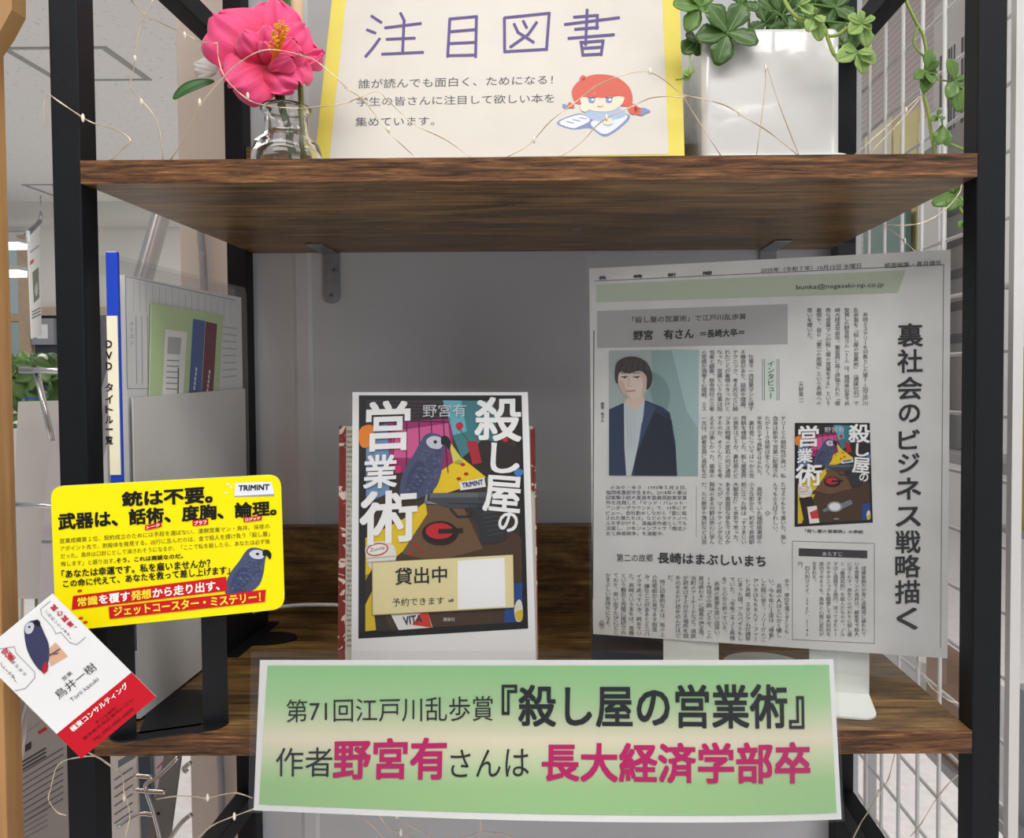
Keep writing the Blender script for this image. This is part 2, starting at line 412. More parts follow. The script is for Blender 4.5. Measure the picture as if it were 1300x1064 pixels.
# beige column, grey panel behind the shelving
c0 = at(222, 60, .42)
struct(MB().box((c0.x, .42, 0), (.25, .8, 2.8), BEIGE), 'wall_column', bevel=.004)
struct(MB().box((-.322, .302, 0), (.332, .41, 2.8), WALLG), 'wall_back')
MOLD = mat('white_cable_cover', (200, 200, 204), .45)
p0 = at(372, 400, .301); p1 = at(396, 400, .301)
struct(MB().box((p0.x, .290, 0), (p1.x, .302, 2.8), MOLD) if False else MB().prism([(p0.x, .302, 0), (p0.x+.004, .3003, 0), (p1.x-.004, .3003, 0), (p1.x, .302, 0)], (0, 0, 2.8), MOLD), 'trim_2')
# cord hanging on the beige column
b = MB(); b.tube(spline([at(253, 250, .412), at(255, 300, .412), at(257, 322, .413), at(258, 345, .412), at(270, 600, .412), at(278, 930, .412), at(281, 1000, .412), at(280, 1090, .412)], 6), .0042, mat('grey_cord', (168, 168, 172), .4), 8)
tag(b.build('grey_cord'), 'grey cord hanging down the face of the beige column', 'cord')

# ------------------------------------------------------------------ shelving unit
ZU, ZL, TH, PW, LIP, DEP = 1.48963, 1.10, .0156, .0196, .0902, .30
su = thing('shelving_unit', 'black metal framed shelving unit with two rustic brown wood shelves', 'shelf', (0, .15, 0))
for sx in (-1, 1):
    for y0 in (0, DEP-PW):
        x0 = sx*.30; x1 = sx*(.30+PW)
        MB().box((min(x0, x1), y0, 0), (max(x0, x1), y0+PW, 2.0), BLACK).build('post', su, .0012)
        MB().box((min(x0, x1)+.001, y0+.001, -.0), (max(x0, x1)-.001, y0+PW-.001, .004), mat('black_rubber', (22, 22, 22), .8)) 
    for z in (1.683, .915, .12):
        MB().box((min(x0, x1)+.0008, PW, z-PW), (max(x0, x1)-.0008, DEP-PW, z), BLACK).build('side_rail', su, .001)
    for z in (ZU, ZL):
        MB().box((min(x0, x1)+.002, PW, z-.0155), (max(x0, x1)-.003, DEP-PW, z-.004), BLACK) 
for z in (ZU, ZL):
    mb = MB(); mb.box((-.30, .0006, z-TH), (.30, DEP, z), WOODT)
    o = mb.build('shelf_board', su, .0005)
    e = MB(); e.box((-.30, -.0004, z-TH), (.30, .0007, z), WOODF); e.build('edge_band', o)
    MB().box((-.30, DEP-.015, z+.0002), (.30, DEP, z+LIP), WOODT).build('back_board', su, .0005)
    # angle irons fixing each shelf to the wall
def bracket(px, z):
    x = at(px, 340, .30).x; r = .0085
    o = MB(); zt = z-TH
    o.box((x-r, .240, zt-.0018), (x+r, .3005, zt), ZINC)
    pts = [(x-r, .2985, zt), (x+r, .2985, zt), (x+r, .2985, zt-.044)] + [(x+r*math.cos(a), .2985, zt-.044-r*math.sin(a)) for a in [math.pi*k/10 for k in range(1, 10)]] + [(x-r, .2985, zt-.044)]
    o.prism(pts, (0, .0018, 0), ZINC)
    ob = o.build('angle_bracket', su, .0006)
    for dx, dz in ((.003, -.018), (0, -.044)):
        s_ = MB(); zz = zt+dz
        s_.prism([(x+dx+.0034*math.cos(2*math.pi*k/14), .2972, zz+.0034*math.sin(2*math.pi*k/14)) for k in range(14)], (0, .0015, 0), ZINC)
        d = mat('dark_screw_slot', (50, 50, 52), .5)
        s_.box((x+dx-.0022, .2969, zz-.0004), (x+dx+.0022, .2973, zz+.0004), d); s_.box((x+dx-.0004, .2969, zz-.0022), (x+dx+.0004, .2973, zz+.0022), d)
        s_.build('screw', ob)
bracket(421, ZU); bracket(975, ZU)
p = at_z(733, 290, ZU-TH)
MB().prism([(p.x+.004*math.cos(2*math.pi*k/16), p.y+.004*math.sin(2*math.pi*k/16), ZU-TH-.0008) for k in range(16)], (0, 0, .001), ZINC).build('screw_cap', su)

# ------------------------------------------------------------------ title sign on the upper shelf
YELC = mat('yellow_card', (230, 213, 92), .6, noise=.03, nscale=30)
CREAMP = mat('cream_paper', (218, 213, 204), .6, noise=.03, nscale=25)
sg = Sheet(((399, 201, .152), (869, 200, .152), (421, 0, .199)))
t = thing('title_sign', 'cream and yellow handwritten sign leaning on the upper shelf', 'sign', (at(630, 200, .152).x, .14, ZU))
zb = lambda px, py: (px, py)
# the sheet runs on down to the shelf board behind the front edge
tl, tr, br, bl = (428, -60), (861, -60), (871, foot(sg, 871, ZU+.0004)), (393, foot(sg, 393, ZU+.0004))
sheet_mesh(sg, tl, tr, br, bl, YELC, th=.0006).build('backing_card', t)
sheet_mesh(sg, (445, -52), (838.5, -52), (849, 196), (418, 203), CREAMP, th=.0002, off=.0003).build('paper', t)
M2 = lambda x, y: (380+.3846*x, .3846*y)
VIO = ink('5b4c86'); VIO2 = ink('66609a')
g = Ink(sg, M2, 4)
for st in ([(240, 55), (270, 75)], [(225, 100), (250, 110)], [(265, 130), (243, 160), (220, 187)], [(335, 46), (347, 70)], [(285, 93), (400, 79)], [(290, 131), (380, 127)], [(346, 72), (341, 176)], [(275, 180), (407, 174)],
           [(497, 65), (490, 187)], [(497, 64), (585, 56), (582, 188)], [(499, 106), (580, 99)], [(497, 145), (580, 141)], [(492, 185), (582, 183)],
           [(677, 62), (678, 172)], [(680, 60), (825, 45), (816, 165)], [(678, 172), (816, 164)], [(710, 82), (720, 104)], [(740, 72), (750, 92)], [(783, 76), (756, 115), (698, 156)], [(722, 108), (772, 140)],
           [(950, 35), (945, 148)], [(908, 58), (984, 52), (982, 95)], [(878, 82), (1054, 60)], [(912, 98), (985, 92)], [(890, 128), (1037, 116)], [(930, 140), (936, 184)], [(930, 142), (1003, 136), (996, 182)], [(936, 161), (998, 157)], [(936, 183), (997, 180)]):
    g.stroke(st, 9.5, VIO)
g.build('title_lettering', t)
g = Ink(sg, M2, 4); PEN = ink('4b4a58')
for s_, q in (('誰が読んでも面白く、ためになる！', ((195, 263), (838, 249), (836, 279), (195, 294))), ('学生の皆さんに注目して欲しい本を', ((190, 322), (842, 310), (842, 340), (190, 352))), ('集めています。', ((185, 388), (446, 385), (446, 415), (185, 419)))):
    g.text(s_, *q, PEN, 0)
g.build('pen_lettering', t)
g = Ink(sg, M2, 4)
BL_, RD_, SK_ = ink('7f8fc0'), ink('d2604f'), ink('f0ddc8')
g.blob([(850, 405), (925, 375), (965, 395), (1010, 372), (1085, 378), (1080, 405), (1012, 452), (960, 425), (900, 428)], BL_)
g.blob([(858, 405), (925, 380), (960, 398), (925, 418), (900, 424)], ink('e6e8f0'), 1); g.blob([(965, 402), (1010, 385), (1078, 380), (1072, 402), (1012, 444), (970, 422)], ink('dfe2ee'), 1)
g.blob([(945, 358), (1000, 352), (1060, 360), (1075, 385), (1000, 402), (950, 388)], ink('a9bcd8'), 2)
g.blob([(905, 330), (900, 300), (925, 268), (975, 248), (1040, 254), (1085, 285), (1100, 325), (1085, 352), (1000, 345), (920, 345)], RD_, 3)
g.blob([(925, 262), (935, 250), (945, 256), (936, 270)], RD_, 3)
g.blob([(930, 322), (970, 310), (1030, 322), (1070, 318), (1065, 345), (1030, 368), (970, 368), (935, 350)], SK_, 4)
g.blob([(935, 322), (950, 300), (975, 312), (1000, 300), (1020, 318), (1050, 300), (1075, 322), (1040, 318), (1000, 326), (965, 322)], RD_, 5)
for x in (965, 1022): g.ell(x, 334, 11, 9, BL_, 6); g.ell(x+3, 332, 4, 4, ink('ffffff'), 7); g.line([(x-13, 325), (x+13, 325)], 3, ink('5a5f86'), 7)
g.line([(985, 353), (994, 356), (1002, 352)], 2.5, ink('c05a50'), 6)
g.blob([(928, 350), (945, 335), (958, 350), (950, 370), (932, 368)], SK_, 6); g.blob([(1000, 398), (1025, 390), (1035, 410), (1012, 415)], SK_, 6)
for q in ([(1085, 350), (1105, 345), (1120, 362), (1105, 380), (1088, 372)], [(1105, 355), (1130, 360), (1135, 380), (1112, 380)], [(905, 345), (890, 340), (888, 356), (906, 358)]): g.blob(q, RD_, 4)
for q in ([(1130, 358), (1158, 368), (1140, 378), (1128, 384)], [(870, 345), (888, 352), (884, 360), (872, 358)]): g.blob(q, BL_, 5)
for k in range(3): g.line([(905+k*22, 408-k*7), (880+k*22, 402-k*6)], 2, BL_, 3)
g.build('girl_drawing', t)

# ------------------------------------------------------------------ green laminated sign on the front edge
def green_mat():
    m = bpy.data.materials.new('green_gradient_print'); m.use_nodes = True
    n = m.node_tree.nodes; L = m.node_tree.links; b = n['Principled BSDF']
    tc = n.new('ShaderNodeTexCoord'); sp = n.new('ShaderNodeSeparateXYZ'); L.new(tc.outputs['Generated'], sp.inputs[0])
    cr = n.new('ShaderNodeValToRGB'); e = cr.color_ramp.elements; e.new(.3); e.new(.5); e.new(.72)
    for k, (p, c) in enumerate(((0, (160, 203, 142)), (.22, (166, 206, 146)), (.5, (232, 224, 200)), (.74, (176, 212, 160)), (1, (150, 204, 144)))): e[k].position = p; e[k].color = srgb(c)
    L.new(sp.outputs['Z'], cr.inputs[0]); L.new(cr.outputs[0], b.inputs['Base Color']); b.inputs['Roughness'].default_value = .35
    return m
bow = lambda px, py: .010*math.sin(max(0, min(1, (px-330)/740))*math.pi)*max(0, (py-930)/110) - .004*max(0, (px-900)/170)**2
gs = Sheet(((332, 838, -.006), (1060, 838, -.010), (700, 1030, -.026)), bow)
t = thing('laminated_sign', 'wide green laminated sign with black and magenta lettering on lower shelf edge', 'sign', (.0, -.02, 1.05))
c4 = ((330, 838), (1060, 838), (1071, 1043), (322, 1029))
sheet_mesh(gs, *c4, WHITEP, 40, 8, .0003).build('paper', t)
gq = ((340, 845), (1054, 845), (1064, 1034), (329, 1021))
o = sheet_mesh(gs, *gq, green_mat(), 40, 8, .00002, .0004).build('printed_ground', t)
def lam(sh, tl, tr, br, bl, name, parent, off=.0022, nx=1, ny=1, m=FILM):
    return sheet_mesh(sh, tl, tr, br, bl, m, nx, ny, .0002, off).build(name, parent)
g = Ink(gs, base=6)
BK, MG = ink('22262a'), ink('c01668')
g.text('第71回江戸川乱歩賞', (364, 888), (626, 883), (626, 915), (364, 917), BK, res=3)
g.text('『殺し屋の営業術』', (637, 869), (1021, 868), (1022, 926), (637, 922), BK, bold=.018, res=3)
g.text('作者', (351, 949), (423, 948), (423, 985), (351, 985), BK, res=3)
g.text('野宮有', (424, 938), (568, 935), (568, 987), (424, 988), MG, bold=.024, res=3)
g.text('さんは', (573, 951), (672, 948), (672, 983), (573, 984), BK, res=3)
g.text('長大経済学部卒', (688, 942), (1030, 942), (1029, 995), (688, 988), MG, bold=.024, res=3)
g.build('lettering', t)
lam(gs, (320, 826), (1063, 826), (1073, 1044), (317, 1030), 'laminate_film', t, nx=40, ny=8)

# ------------------------------------------------------------------ printed bird, cover art
def parrot(g, P, l, tail=True):
    """P: list of frame points (x0,y0,scale,flip) mapping a unit bird"""
    x0, y0, sx, sy = P
    m = lambda pts: [(x0+a*sx, y0+b*sy) for a, b in pts]
    NAVY, FACE, BEAK = ink('4a5274'), ink('c9ccd8'), ink('1a1a1e')
    g.blob(m([(.0, 1.0), (.08, .62), (.3, .3), (.5, .02), (.72, .0), (.88, .1), (.86, .3), (.82, .6), (.72, .85), (.5, 1.0), (.2, 1.06)]), NAVY, l)
    g.blob(m([(.12, .95), (.2, .6), (.42, .42), (.5, .7), (.3, 1.0)]), ink('3c4464'), l+1)
    g.blob(m([(.52, .12), (.62, .04), (.78, .05), (.86, .14), (.78, .24), (.6, .22)]), FACE, l+2)
    pr = random.Random(9)
    for k in range(150):
        b = pr.uniform(.26, .98); e0 = .50-.52*b+.06; e1 = .86-.10*abs(b-.3)-max(0, b-.6)*.55
        a = pr.uniform(e0+.05, max(e0+.08, e1-.06)); c = ink(('5f6888', '3a4260', '727a98', '454d6c')[k % 4])
        g.line(m([(a-.022, b-.012), (a, b+.012)]), abs(sx)*.010, c, l+1.2+.006*k); g.line(m([(a, b+.012), (a+.022, b-.006)]), abs(sx)*.010, c, l+1.2+.006*k)
    g.ell(x0+.7*sx, y0+.13*sy, abs(sx)*.035, abs(sy)*.028, BEAK, l+3)
    g.blob(m([(.82, .05), (.93, .04), (1.0, .14), (.97, .25), (.9, .17), (.82, .17)]), BEAK, l+3)
def cover_art(g, full):
    """drawn in the frame of the book cover; full = without the lending label"""
    I = ink; B = 0
    g.poly([(135, 65), (745, 65), (770, 940), (133, 978)], I('1b1a1a'), 0)
    g.poly([(162, 82), (722, 84), (748, 915), (160, 950)], I('3a2c22'), 1)
    g.poly([(162, 82), (470, 84), (480, 160), (250, 175), (162, 190)], I('3b3038'), 2)
    for k in range(6): g.line([(165, 92+k*13), (470, 100+k*13)], 4, I('1f1a1e'), 3)
    g.poly([(162, 190), (245, 170), (250, 430), (162, 470)], I('6f8fb4'), 2)
    g.poly([(240, 170), (478, 150), (500, 340), (255, 360)], I('9a2a66'), 3); g.poly([(260, 200), (470, 170), (478, 235), (330, 300), (262, 300)], I('d05a92'), 4)
    for k in range(5): g.line([(270+k*45, 150), (262+k*52, 355)], 4, I('4a1c3c'), 5)
    g.poly([(435, 84), (640, 86), (660, 300), (520, 300)], I('3f7d86'), 2); g.poly([(450, 84), (520, 85), (540, 200), (490, 215)], I('6ab0c0'), 3)
    g.poly([(470, 230), (520, 300), (530, 330), (490, 320)], I('d8d060'), 4)
    g.poly([(600, 230), (740, 260), (745, 520), (560, 330), (500, 320)], I('2c2420'), 3)
    g.poly([(160, 600), (330, 500), (380, 470), (640, 520), (745, 600), (748, 915), (160, 950)], I('4a3524'), 2)
    g.poly([(330, 480), (520, 470), (600, 640), (420, 690), (300, 660)], I('6e5136'), 3)
    g.poly([(520, 298), (612, 372), (560, 400), (440, 440), (400, 465), (440, 350)], I('e8c81e'), 4)
    g.poly([(160, 600), (300, 530), (385, 465), (392, 510), (300, 650), (215, 720), (160, 800)], I('e4c422'), 4)
    g.poly([(160, 740), (250, 690), (300, 690), (190, 945), (160, 950)], I('dcbc28'), 4)
    g.blob([(135, 210), (150, 182), (185, 178), (192, 215), (178, 255), (145, 258)], I('e88426'), 5)
    g.blob([(498, 178), (515, 165), (527, 180), (512, 198)], I('c22436'), 5); g.line([(515, 195), (550, 240)], 4, I('47702f'), 4)
    g.poly([(540, 238), (578, 235), (596, 318), (562, 325)], I('b02432'), 5)
    parrot(g, (288, 210, 192, 232), 6)
    g.line([(392, 430), (385, 470)], 9, I('8b8f9c'), 6); g.line([(385, 466), (440, 470)], 9, I('8b8f9c'), 6)
    g.poly([(400, 432), (640, 428), (660, 470), (640, 492), (470, 486), (400, 462)], I('44474c'), 7); g.poly([(400, 432), (640, 428), (642, 446), (402, 450)], I('63676c'), 8)
    for k in range(6): g.line([(585+k*9, 432), (588+k*9, 462)], 3, I('2a2c30'), 9)
    g.line([(470, 470), (655, 474)], 3, I('22242a'), 9)
    g.blob([(545, 485), (640, 480), (655, 520), (690, 600), (600, 620), (585, 560)], I('2e3034'), 7)
    for k in range(6): g.line([(598+k*4, 510+k*16), (655+k*5, 500+k*16)], 3, I('45484d'), 8)
    g.line([(480, 490), (505, 520), (550, 520), (562, 495)], 8, I('2a2c30'), 7)
    g.poly([(512, 392), (606, 374), (612, 408), (516, 422)], I('e8e9ee'), 8); g.text('TRIMINT', (522, 394), (600, 380), (602, 400), (524, 413), I('2b3560'), 9, .03, 1)
    g.ell(440, 582, 68, 46, I('2a1818'), 6); g.ell(440, 576, 60, 37, I('1d1214'), 7); g.ell(438, 574, 52, 30, I('c42430'), 8); g.line([(440, 575), (520, 572)], 18, I('231d1c'), 9)
    for x, y in ((300, 610), (330, 655), (350, 628), (370, 648), (525, 325), (538, 360), (510, 378)): g.ell(x, y, 9, 6, I('b4262c'), 6)
    g.blob([(160, 650), (170, 625), (210, 612), (255, 618), (275, 650), (270, 690), (230, 715), (180, 715)], I('e6e2da'), 7)
    g.ell(205, 643, 42, 24, I('c8362f'), 8, -.2); g.ell(205, 643, 37, 19, I('f0ece6'), 9, -.2); g.text('Zuisiip', (178, 640), (234, 628), (236, 644), (180, 656), I('5a4a48'), 10, 0, 1)
    for k in range(2): g.line([(168, 676+k*16), (272, 668+k*16)], 4, I('b9b4ac'), 8)
    g.poly([(683, 780), (748, 765), (748, 915), (680, 918)], I('24488c'), 5); g.blob([(718, 860), (735, 830), (748, 850), (748, 905), (725, 910)], I('e0dcc8'), 6); g.blob([(722, 880), (748, 870), (748, 905), (728, 908)], I('d8b43a'), 7)
    g.blob([(718, 352), (735, 340), (752, 350), (742, 368), (725, 366)], I('3f7fc4'), 7); g.ell(284, 342, 13, 15, I('c8246a'), 13); g.ell(685, 230, 10, 10, I('c02a3a'), 7); g.ell(625, 380, 11, 11, I('1e8a50'), 7)
    if full:
        g.poly([(170, 720), (275, 712), (330, 945), (215, 950)], I('2c1a14'), 6); g.poly([(235, 800), (312, 790), (335, 940), (255, 948)], I('e8e4dc'), 8); g.poly([(255, 850), (320, 820), (330, 900), (270, 905)], I('c83a2e'), 9)
        g.ell(460, 800, 62, 46, I('9aa0a4'), 6); g.ell(460, 800, 46, 34, I('e4e6e6'), 7); g.poly([(505, 775), (590, 735), (605, 775), (520, 820)], I('787e84'), 6); g.poly([(405, 800), (420, 830), (370, 850), (360, 825)], I('787e84'), 6)
    else:
        g.poly([(160, 760), (200, 690), (235, 900), (260, 948), (160, 950)], I('33241a'), 5); g.poly([(160, 850), (185, 800), (200, 945), (160, 950)], I('dcbc28'), 6)
        g.poly([(255, 885), (395, 880), (412, 935), (285, 945)], I('e4e2e0'), 7); g.poly([(335, 925), (372, 875), (395, 880), (410, 936)], I('cf3b26'), 8); g.text('VITA', (300, 895), (372, 885), (374, 915), (306, 928), I('2a2c40'), 9, .02, 1)
    WH = I('f2f2f2')
    for ch, q in (('営', ((165, 88), (330, 84), (328, 270), (160, 278))), ('業', ((155, 290), (282, 285), (278, 410), (152, 418))), ('術', ((140, 428), (356, 414), (356, 612), (138, 630))),
                  ('殺', ((572, 74), (745, 70), (745, 240), (568, 235))), ('し', ((632, 242), (738, 250), (738, 362), (628, 355))), ('屋', ((605, 362), (752, 372), (738, 512), (598, 498))), ('の', ((662, 502), (735, 506), (728, 580), (656, 574)))):
        g.text(ch, *q, WH, 11, .020, 3)
    g.text('野宮有', (376, 100), (538, 97), (538, 144), (376, 148), I('d0d4d8'), 11, .005)
    g.text('講談社', (452, 898), (496, 897), (496, 911), (452, 912), I('d8d8d8'), 11, 0, 1)

# ------------------------------------------------------------------ the book with a cover print before it
bk = Sheet(((448, 498, .093), (670, 498, .093), (563, 831, .060)))
t = thing('cover_card', 'white card with black novel cover, grey parrot and cream lending label', 'card', (at(560, 860, .06).x, .06, ZL))
low = foot(bk, 564, ZL+.0006)
sheet_mesh(bk, (447.5, 498), (670, 498), (682, low), (446, low), WHITEP, th=.0012, off=0).build('card', t)
M7 = lambda x, y: (410+.3384*x, 480+.3384*y)
g = Ink(bk, M7, 1); cover_art(g, False); g.build('cover_print', t)
g = Ink(bk, M7, 16)
g.poly([(186, 690), (715, 661), (719, 861), (187, 890)], ink('8a744a')); g.poly([(188, 692), (713, 663), (717, 859), (189, 887)], ink('e6d9a6'), 1)
g.poly([(507, 685), (682, 673), (686, 856), (507, 866)], ink('f4f4f4'), 2)
g.text('貸出中', (273, 712), (467, 704), (467, 766), (273, 776), ink('26262a'), 3, .012, 3)
g.text('予約できます ⇒', (263, 826), (495, 818), (495, 846), (263, 856), ink('26262a'), 3, 0)
g.build('lending_label', t)
lam(bk, (444, 494), (673, 494), (686, low), (442, low), 'clear_sleeve', t, off=.0040)
# book behind
RED = ramp_mat('red_marbled_paper', [(.0, (120, 40, 38)), (.56, (138, 52, 46)), (.6, (232, 214, 205)), (.66, (232, 214, 205)), (.7, (130, 46, 42)), (1, (110, 36, 36))], 'Object', (70, 70, 70), .55, 2, 0, dist=1.2)
TXTP = mat('printed_newstext_paper', (214, 208, 196), .7, noise=.05, nscale=40)
bp = Sheet(((432, 541, .122), (676, 541, .112), (560, 831, .088)))
t = thing('text_patterned_book', 'book in text-patterned cover with red marbled spine standing behind the novel card', 'book', (at(556, 870, .1).x, .1, ZL))
bl_ = foot(bp, 430, ZL+.0042); br2 = foot(bp, 681, ZL+.0042)
ol = [(432, 541), (676, 541), (681, br2), (430, bl_)]
card(bp, ol, TXTP, .0025).build('front_cover', t)
card(bp, [(432.5, 544), (675, 544), (680, br2-2), (430.5, bl_-2)], mat('cream_pages', (226, 218, 200), .8), .016, -.0026).build('page_block', t)
card(bp, ol, RED, .0025, -.0188).build('back_cover', t)
card(bp, [(431, 541), (439.5, 541), (438, bl_), (429, bl_)], RED, .0222, .0006).build('spine', t)
card(bp, [(673.5, 545), (678.5, 545), (679, 625), (675, 622)], RED, .0008, .0008).build('corner', t)
g = Ink(bp, base=2)
words_ = ['even', 'ually', 'the br', 'weak', 'ortan', 'mark', 'posed', 'the f', 'ney, a', 'A w', 'anied', 'but th', 'rs do', 'Cons', 'rest', 'that', 'he U', 'Pe', "n't f", 'oing', "'No", 'ent s', 'arry', 'rgue', 'of pr', 'No', 'west', 'ropri', 'appe', 'ecor', 'bilita', 'gler', 'The', 'pays', 'king', 'he s', 'bert', 'part']
for k in range(44):
    y = 546+k*6.3; wd = words_[k % len(words_)]
    g.text(wd, (440.5, y), (448.5+(k % 3), y), (448.5+(k % 3), y+4.3), (440.5, y+4.3), ink('55504a'), 0, 0, 1)
g.build('text_pattern', t)

# ------------------------------------------------------------------ newspaper clipping
nw = Sheet(((750, 500, .107), (1206, 500, .042), (752, 805, .107)))
t = thing('newspaper_clipping', 'large laminated newspaper clipping with a vertical headline and portrait', 'newspaper', (at(980, 830, .07).x, .07, ZL+.03))
n4 = ((748, 341), (1207, 317), (1203, 836), (753, 805))
sheet_mesh(nw, *n4, NEWSP, 12, 12, .0003).build('paper', t)
def col(g, cols, xs, y0, y1, n, size, m=None, skew=0, ys=None):
    for i, (s_, x) in enumerate(zip(cols, xs)):
        a, b = (y0, y1) if ys is None else ys(x)
        g.vtext(s_, x, a, b, size, m or ink('4a4a4c'), 1, .004, 1, n=max(n, len(s_)), skew=skew)
lin = lambda a, b, n: [a+(b-a)*i/(n-1) for i in range(n)]
g = Ink(nw, base=2)
col(g, ['　長崎ミステリーを対象とした第71回江戸川', '乱歩賞を「殺し屋の営業術」（講談社刊）で', '受賞した野宮有さん（32）は、福岡県出身で長', '崎大経済学部卒。審査員に高く評価された「優', '秀な営業マンが殺し屋の営業をする」という', '着想や、自ら「第二の故郷」という長崎への', '思いを聞いた。'], lin(1098.6, 1028, 7), 391, 515, 20, 7.2)
g.vtext('（大野俊一）', 1017, 480, 515, 6.6, ink('4a4a4c'), 1, .004, 1)
col(g, ['　仕事で一流営業マンと接す', 'る機会があり、話術や理論、', 'テクニック、考え方などに触', 'れたことが着想のきっかけと', 'なった。営業という仕事は担', '当者と顧客、競合他社の三者', 'の思惑が渦巻く心理戦。ミス'], lin(953.5, 894, 7), 444, 522, 13, 7.4)
col(g, ['テリーとの親和性が高い。私', '自身は新卒で営業に配属され', 'たがトーク技術は全くなく、', '半年足らずで異動させられた。', '　裏社会については一から世', '界観を構築した。殺し屋業界', 'の景気はどうか、裏社会のビ', 'ジネス戦略の定石の何が通用', 'するのか。そうしたことを考', 'えるのは楽しかった。最後の', '一文は、読者全員に鳥肌を立'], lin(994.5, 894, 11), 528, 607, 13, 7.4)
col(g, ['たせるつもりで書いた。楽し', 'んでもらえばうれしい。', '　　　　　　◇', '　高校までいた福岡県東部の', '小さな街から、初めて長崎駅', '前に立った時は「すさまじい', '大都会だ」と本気で思った。', 'あまり真面目な学生ではなか', 'ったが、マーケティングなど', '興味のある分野は熱心に学ん', 'だ。ただ数学や簿記などは苦'], lin(994.5, 894, 11), 612, 691, 13, 7.4)
col(g, ['手で、単位を落とすことも…。', '　長崎の人はとにかく優し', 'い。今も年に１度は〝帰省〟', 'した際に会う。Ｊリーグのご', 'ひいきはもちろんＶ・ファー', 'レン長崎。スタジアムが諫早', 'にあった頃、アルバイトもし', 'ていた。「今年こそＪ１昇格', 'を」と心から祈っている。', '　長崎の風景も思い出深い。', '10作目の小説「どうせ、この', '夏は終わる」に福島や伊王島、', '浜町のアーケードなど、県民', 'が読めばすぐ分かる場所を詰', 'め込めるだけ詰め込んだほど', 'だ。', '　特に印象的なのは、坂の上', 'の住宅街から見下ろす街並', 'み。嫌なことがあるとミニバ', 'イクで走っていき、眺めてい', 'た。長崎というまちは、青春', 'という概念と完璧に接続され', 'ており、思い出すたびにどこ', 'かまぶしい気持ちになる。'], lin(999, 772, 24), 0, 0, 13, 7.4, ys=lambda x: (727+(x-772)*.035, 805+(x-772)*.05))
col(g, ['　成績抜群だが常に虚無感に襲われて', 'いる営業マンの鳥井は、顧客宅で殺人', 'に出くわす。命乞いの代わりに殺し屋', 'と「雇用契約」を結んだものの、ノル', 'マは２週間で２億円。培ってきたトー', 'クやテクニックを駆使して殺人契約を', '成功させるうち、鳥井の心情に変化が', '生まれる。', '　四六判ワイド、296㌻、2145', '円。'], lin(1096.6, 1016, 10), 713, 808, 17, 6.4)
for k, s_ in enumerate(('　のみや・ゆう　1993年５月３日、', '福岡県豊前市生まれ。2018年の第25', '回電撃小説大賞選考委員奨励賞受賞', '作を改題した「マッド・バレット・', 'アンダーグラウンド」で、19年にデ', 'ビュー。会社勤めしながら「愛に殺', 'された僕たちは」などのライトノベ', 'ルを手がける。漫画原作者としても', '活躍し、少年ジャンプ＋で「魔法少', '女と麻薬戦争」を連載中。')):
    y = 616+k*6.5; x0 = 775 if k == 0 else 769.5; x1 = 843 if k == 9 else 872
    g.text(s_.strip('　'), (x0, y), (x1, y+.3), (x1, y+5.6), (x0, y+5.3), ink('4a4a4c'), 1, .004, 1)
g.vtext('野宮　有さん', 765, 511, 536, 4.6, ink('4a4a4c'), 1, .01, 1)
g.text('「殺し屋の営業術」の表紙', (1022, 671.5), (1096, 673), (1096, 677.5), (1022, 676), ink('3a3a3c'), 1, .01, 1)
g.ell(764, 793, 3.4, 5.4, ink('4a4a4c'), 1); g.ell(764, 793, 2.8, 4.8, ink('d0d0cd'), 2); g.text('秋', (761.8, 789.5), (766.2, 789.5), (766.2, 796.5), (761.8, 796.5), ink('3a3a3c'), 3, 0, 1)
g.build('body_text', t)
g = Ink(nw, base=2); K = ink('2e2e30')
for i, ch in enumerate('裏社会のビジネス戦略描く'):
    y = [410, 443, 478, 513, 545, 575, 606, 643, 673, 704, 736, 771][i]; h = [30, 30, 29, 23, 25, 25, 28, 25, 29, 29, 30, 28][i]; w2 = 16 if ch not in 'のビジく' else 13.5
    x = 1155.5 - i*.35
    g.text(ch, (x-w2, y+.7), (x+w2, y), (x+w2, y+h), (x-w2, y+h+.7), K, 1, .016, 3)
g.build('headline', t); g = Ink(nw, base=2)
g.text('「殺し屋の営業術」で江戸川乱歩賞', (803, 402.5), (947, 398), (947, 405.5), (803, 410.5), K, 2, .006)
g.text('野宮　有さん', (804, 420), (881, 417), (881, 430), (804, 432), K, 2, .022); g.text('＝長崎大卒＝', (889, 419), (945, 416.5), (945, 427), (889, 429), K, 2, .016)
g.build('name_heading', t); g = Ink(nw, base=2)
g.text('第二の故郷', (783, 703), (829, 703.5), (829, 713), (783, 713), K, 1, .004); g.text('長崎はまぶしいまち', (835, 701), (972, 705), (972, 720), (835, 715), K, 1, .02)
g.build('middle_heading', t); g = Ink(nw, base=2)
g.vtext('インタビュー', 978.5, 458, 506, 10.5, ink('3c4a48'), 2, .006, 2)
g.build('interview_heading', t); g = Ink(nw, base=2)
for ch, x in zip('長崎新聞', (765, 810, 853, 898)):
    g = Ink(nw, base=2); g.text(ch, (x-5.5, 351-(x-765)*.045), (x+5.5, 350.5-(x-765)*.045), (x+5.5, 355-(x-765)*.045), (x-5.5, 355.5-(x-765)*.045), K, 1, .02); g.build('title_character', t)
g = Ink(nw, base=2)
g.text('2025年（令和７年）10月15日 水曜日', (966, 340.5), (1093, 334), (1093, 340.5), (966, 346.5), K, 1, .008)
g.text('紙面編集・高月健伍', (1123, 334), (1195, 330.5), (1195, 337), (1123, 341), K, 1, .006)
g.build('masthead', t); g = Ink(nw, base=2)
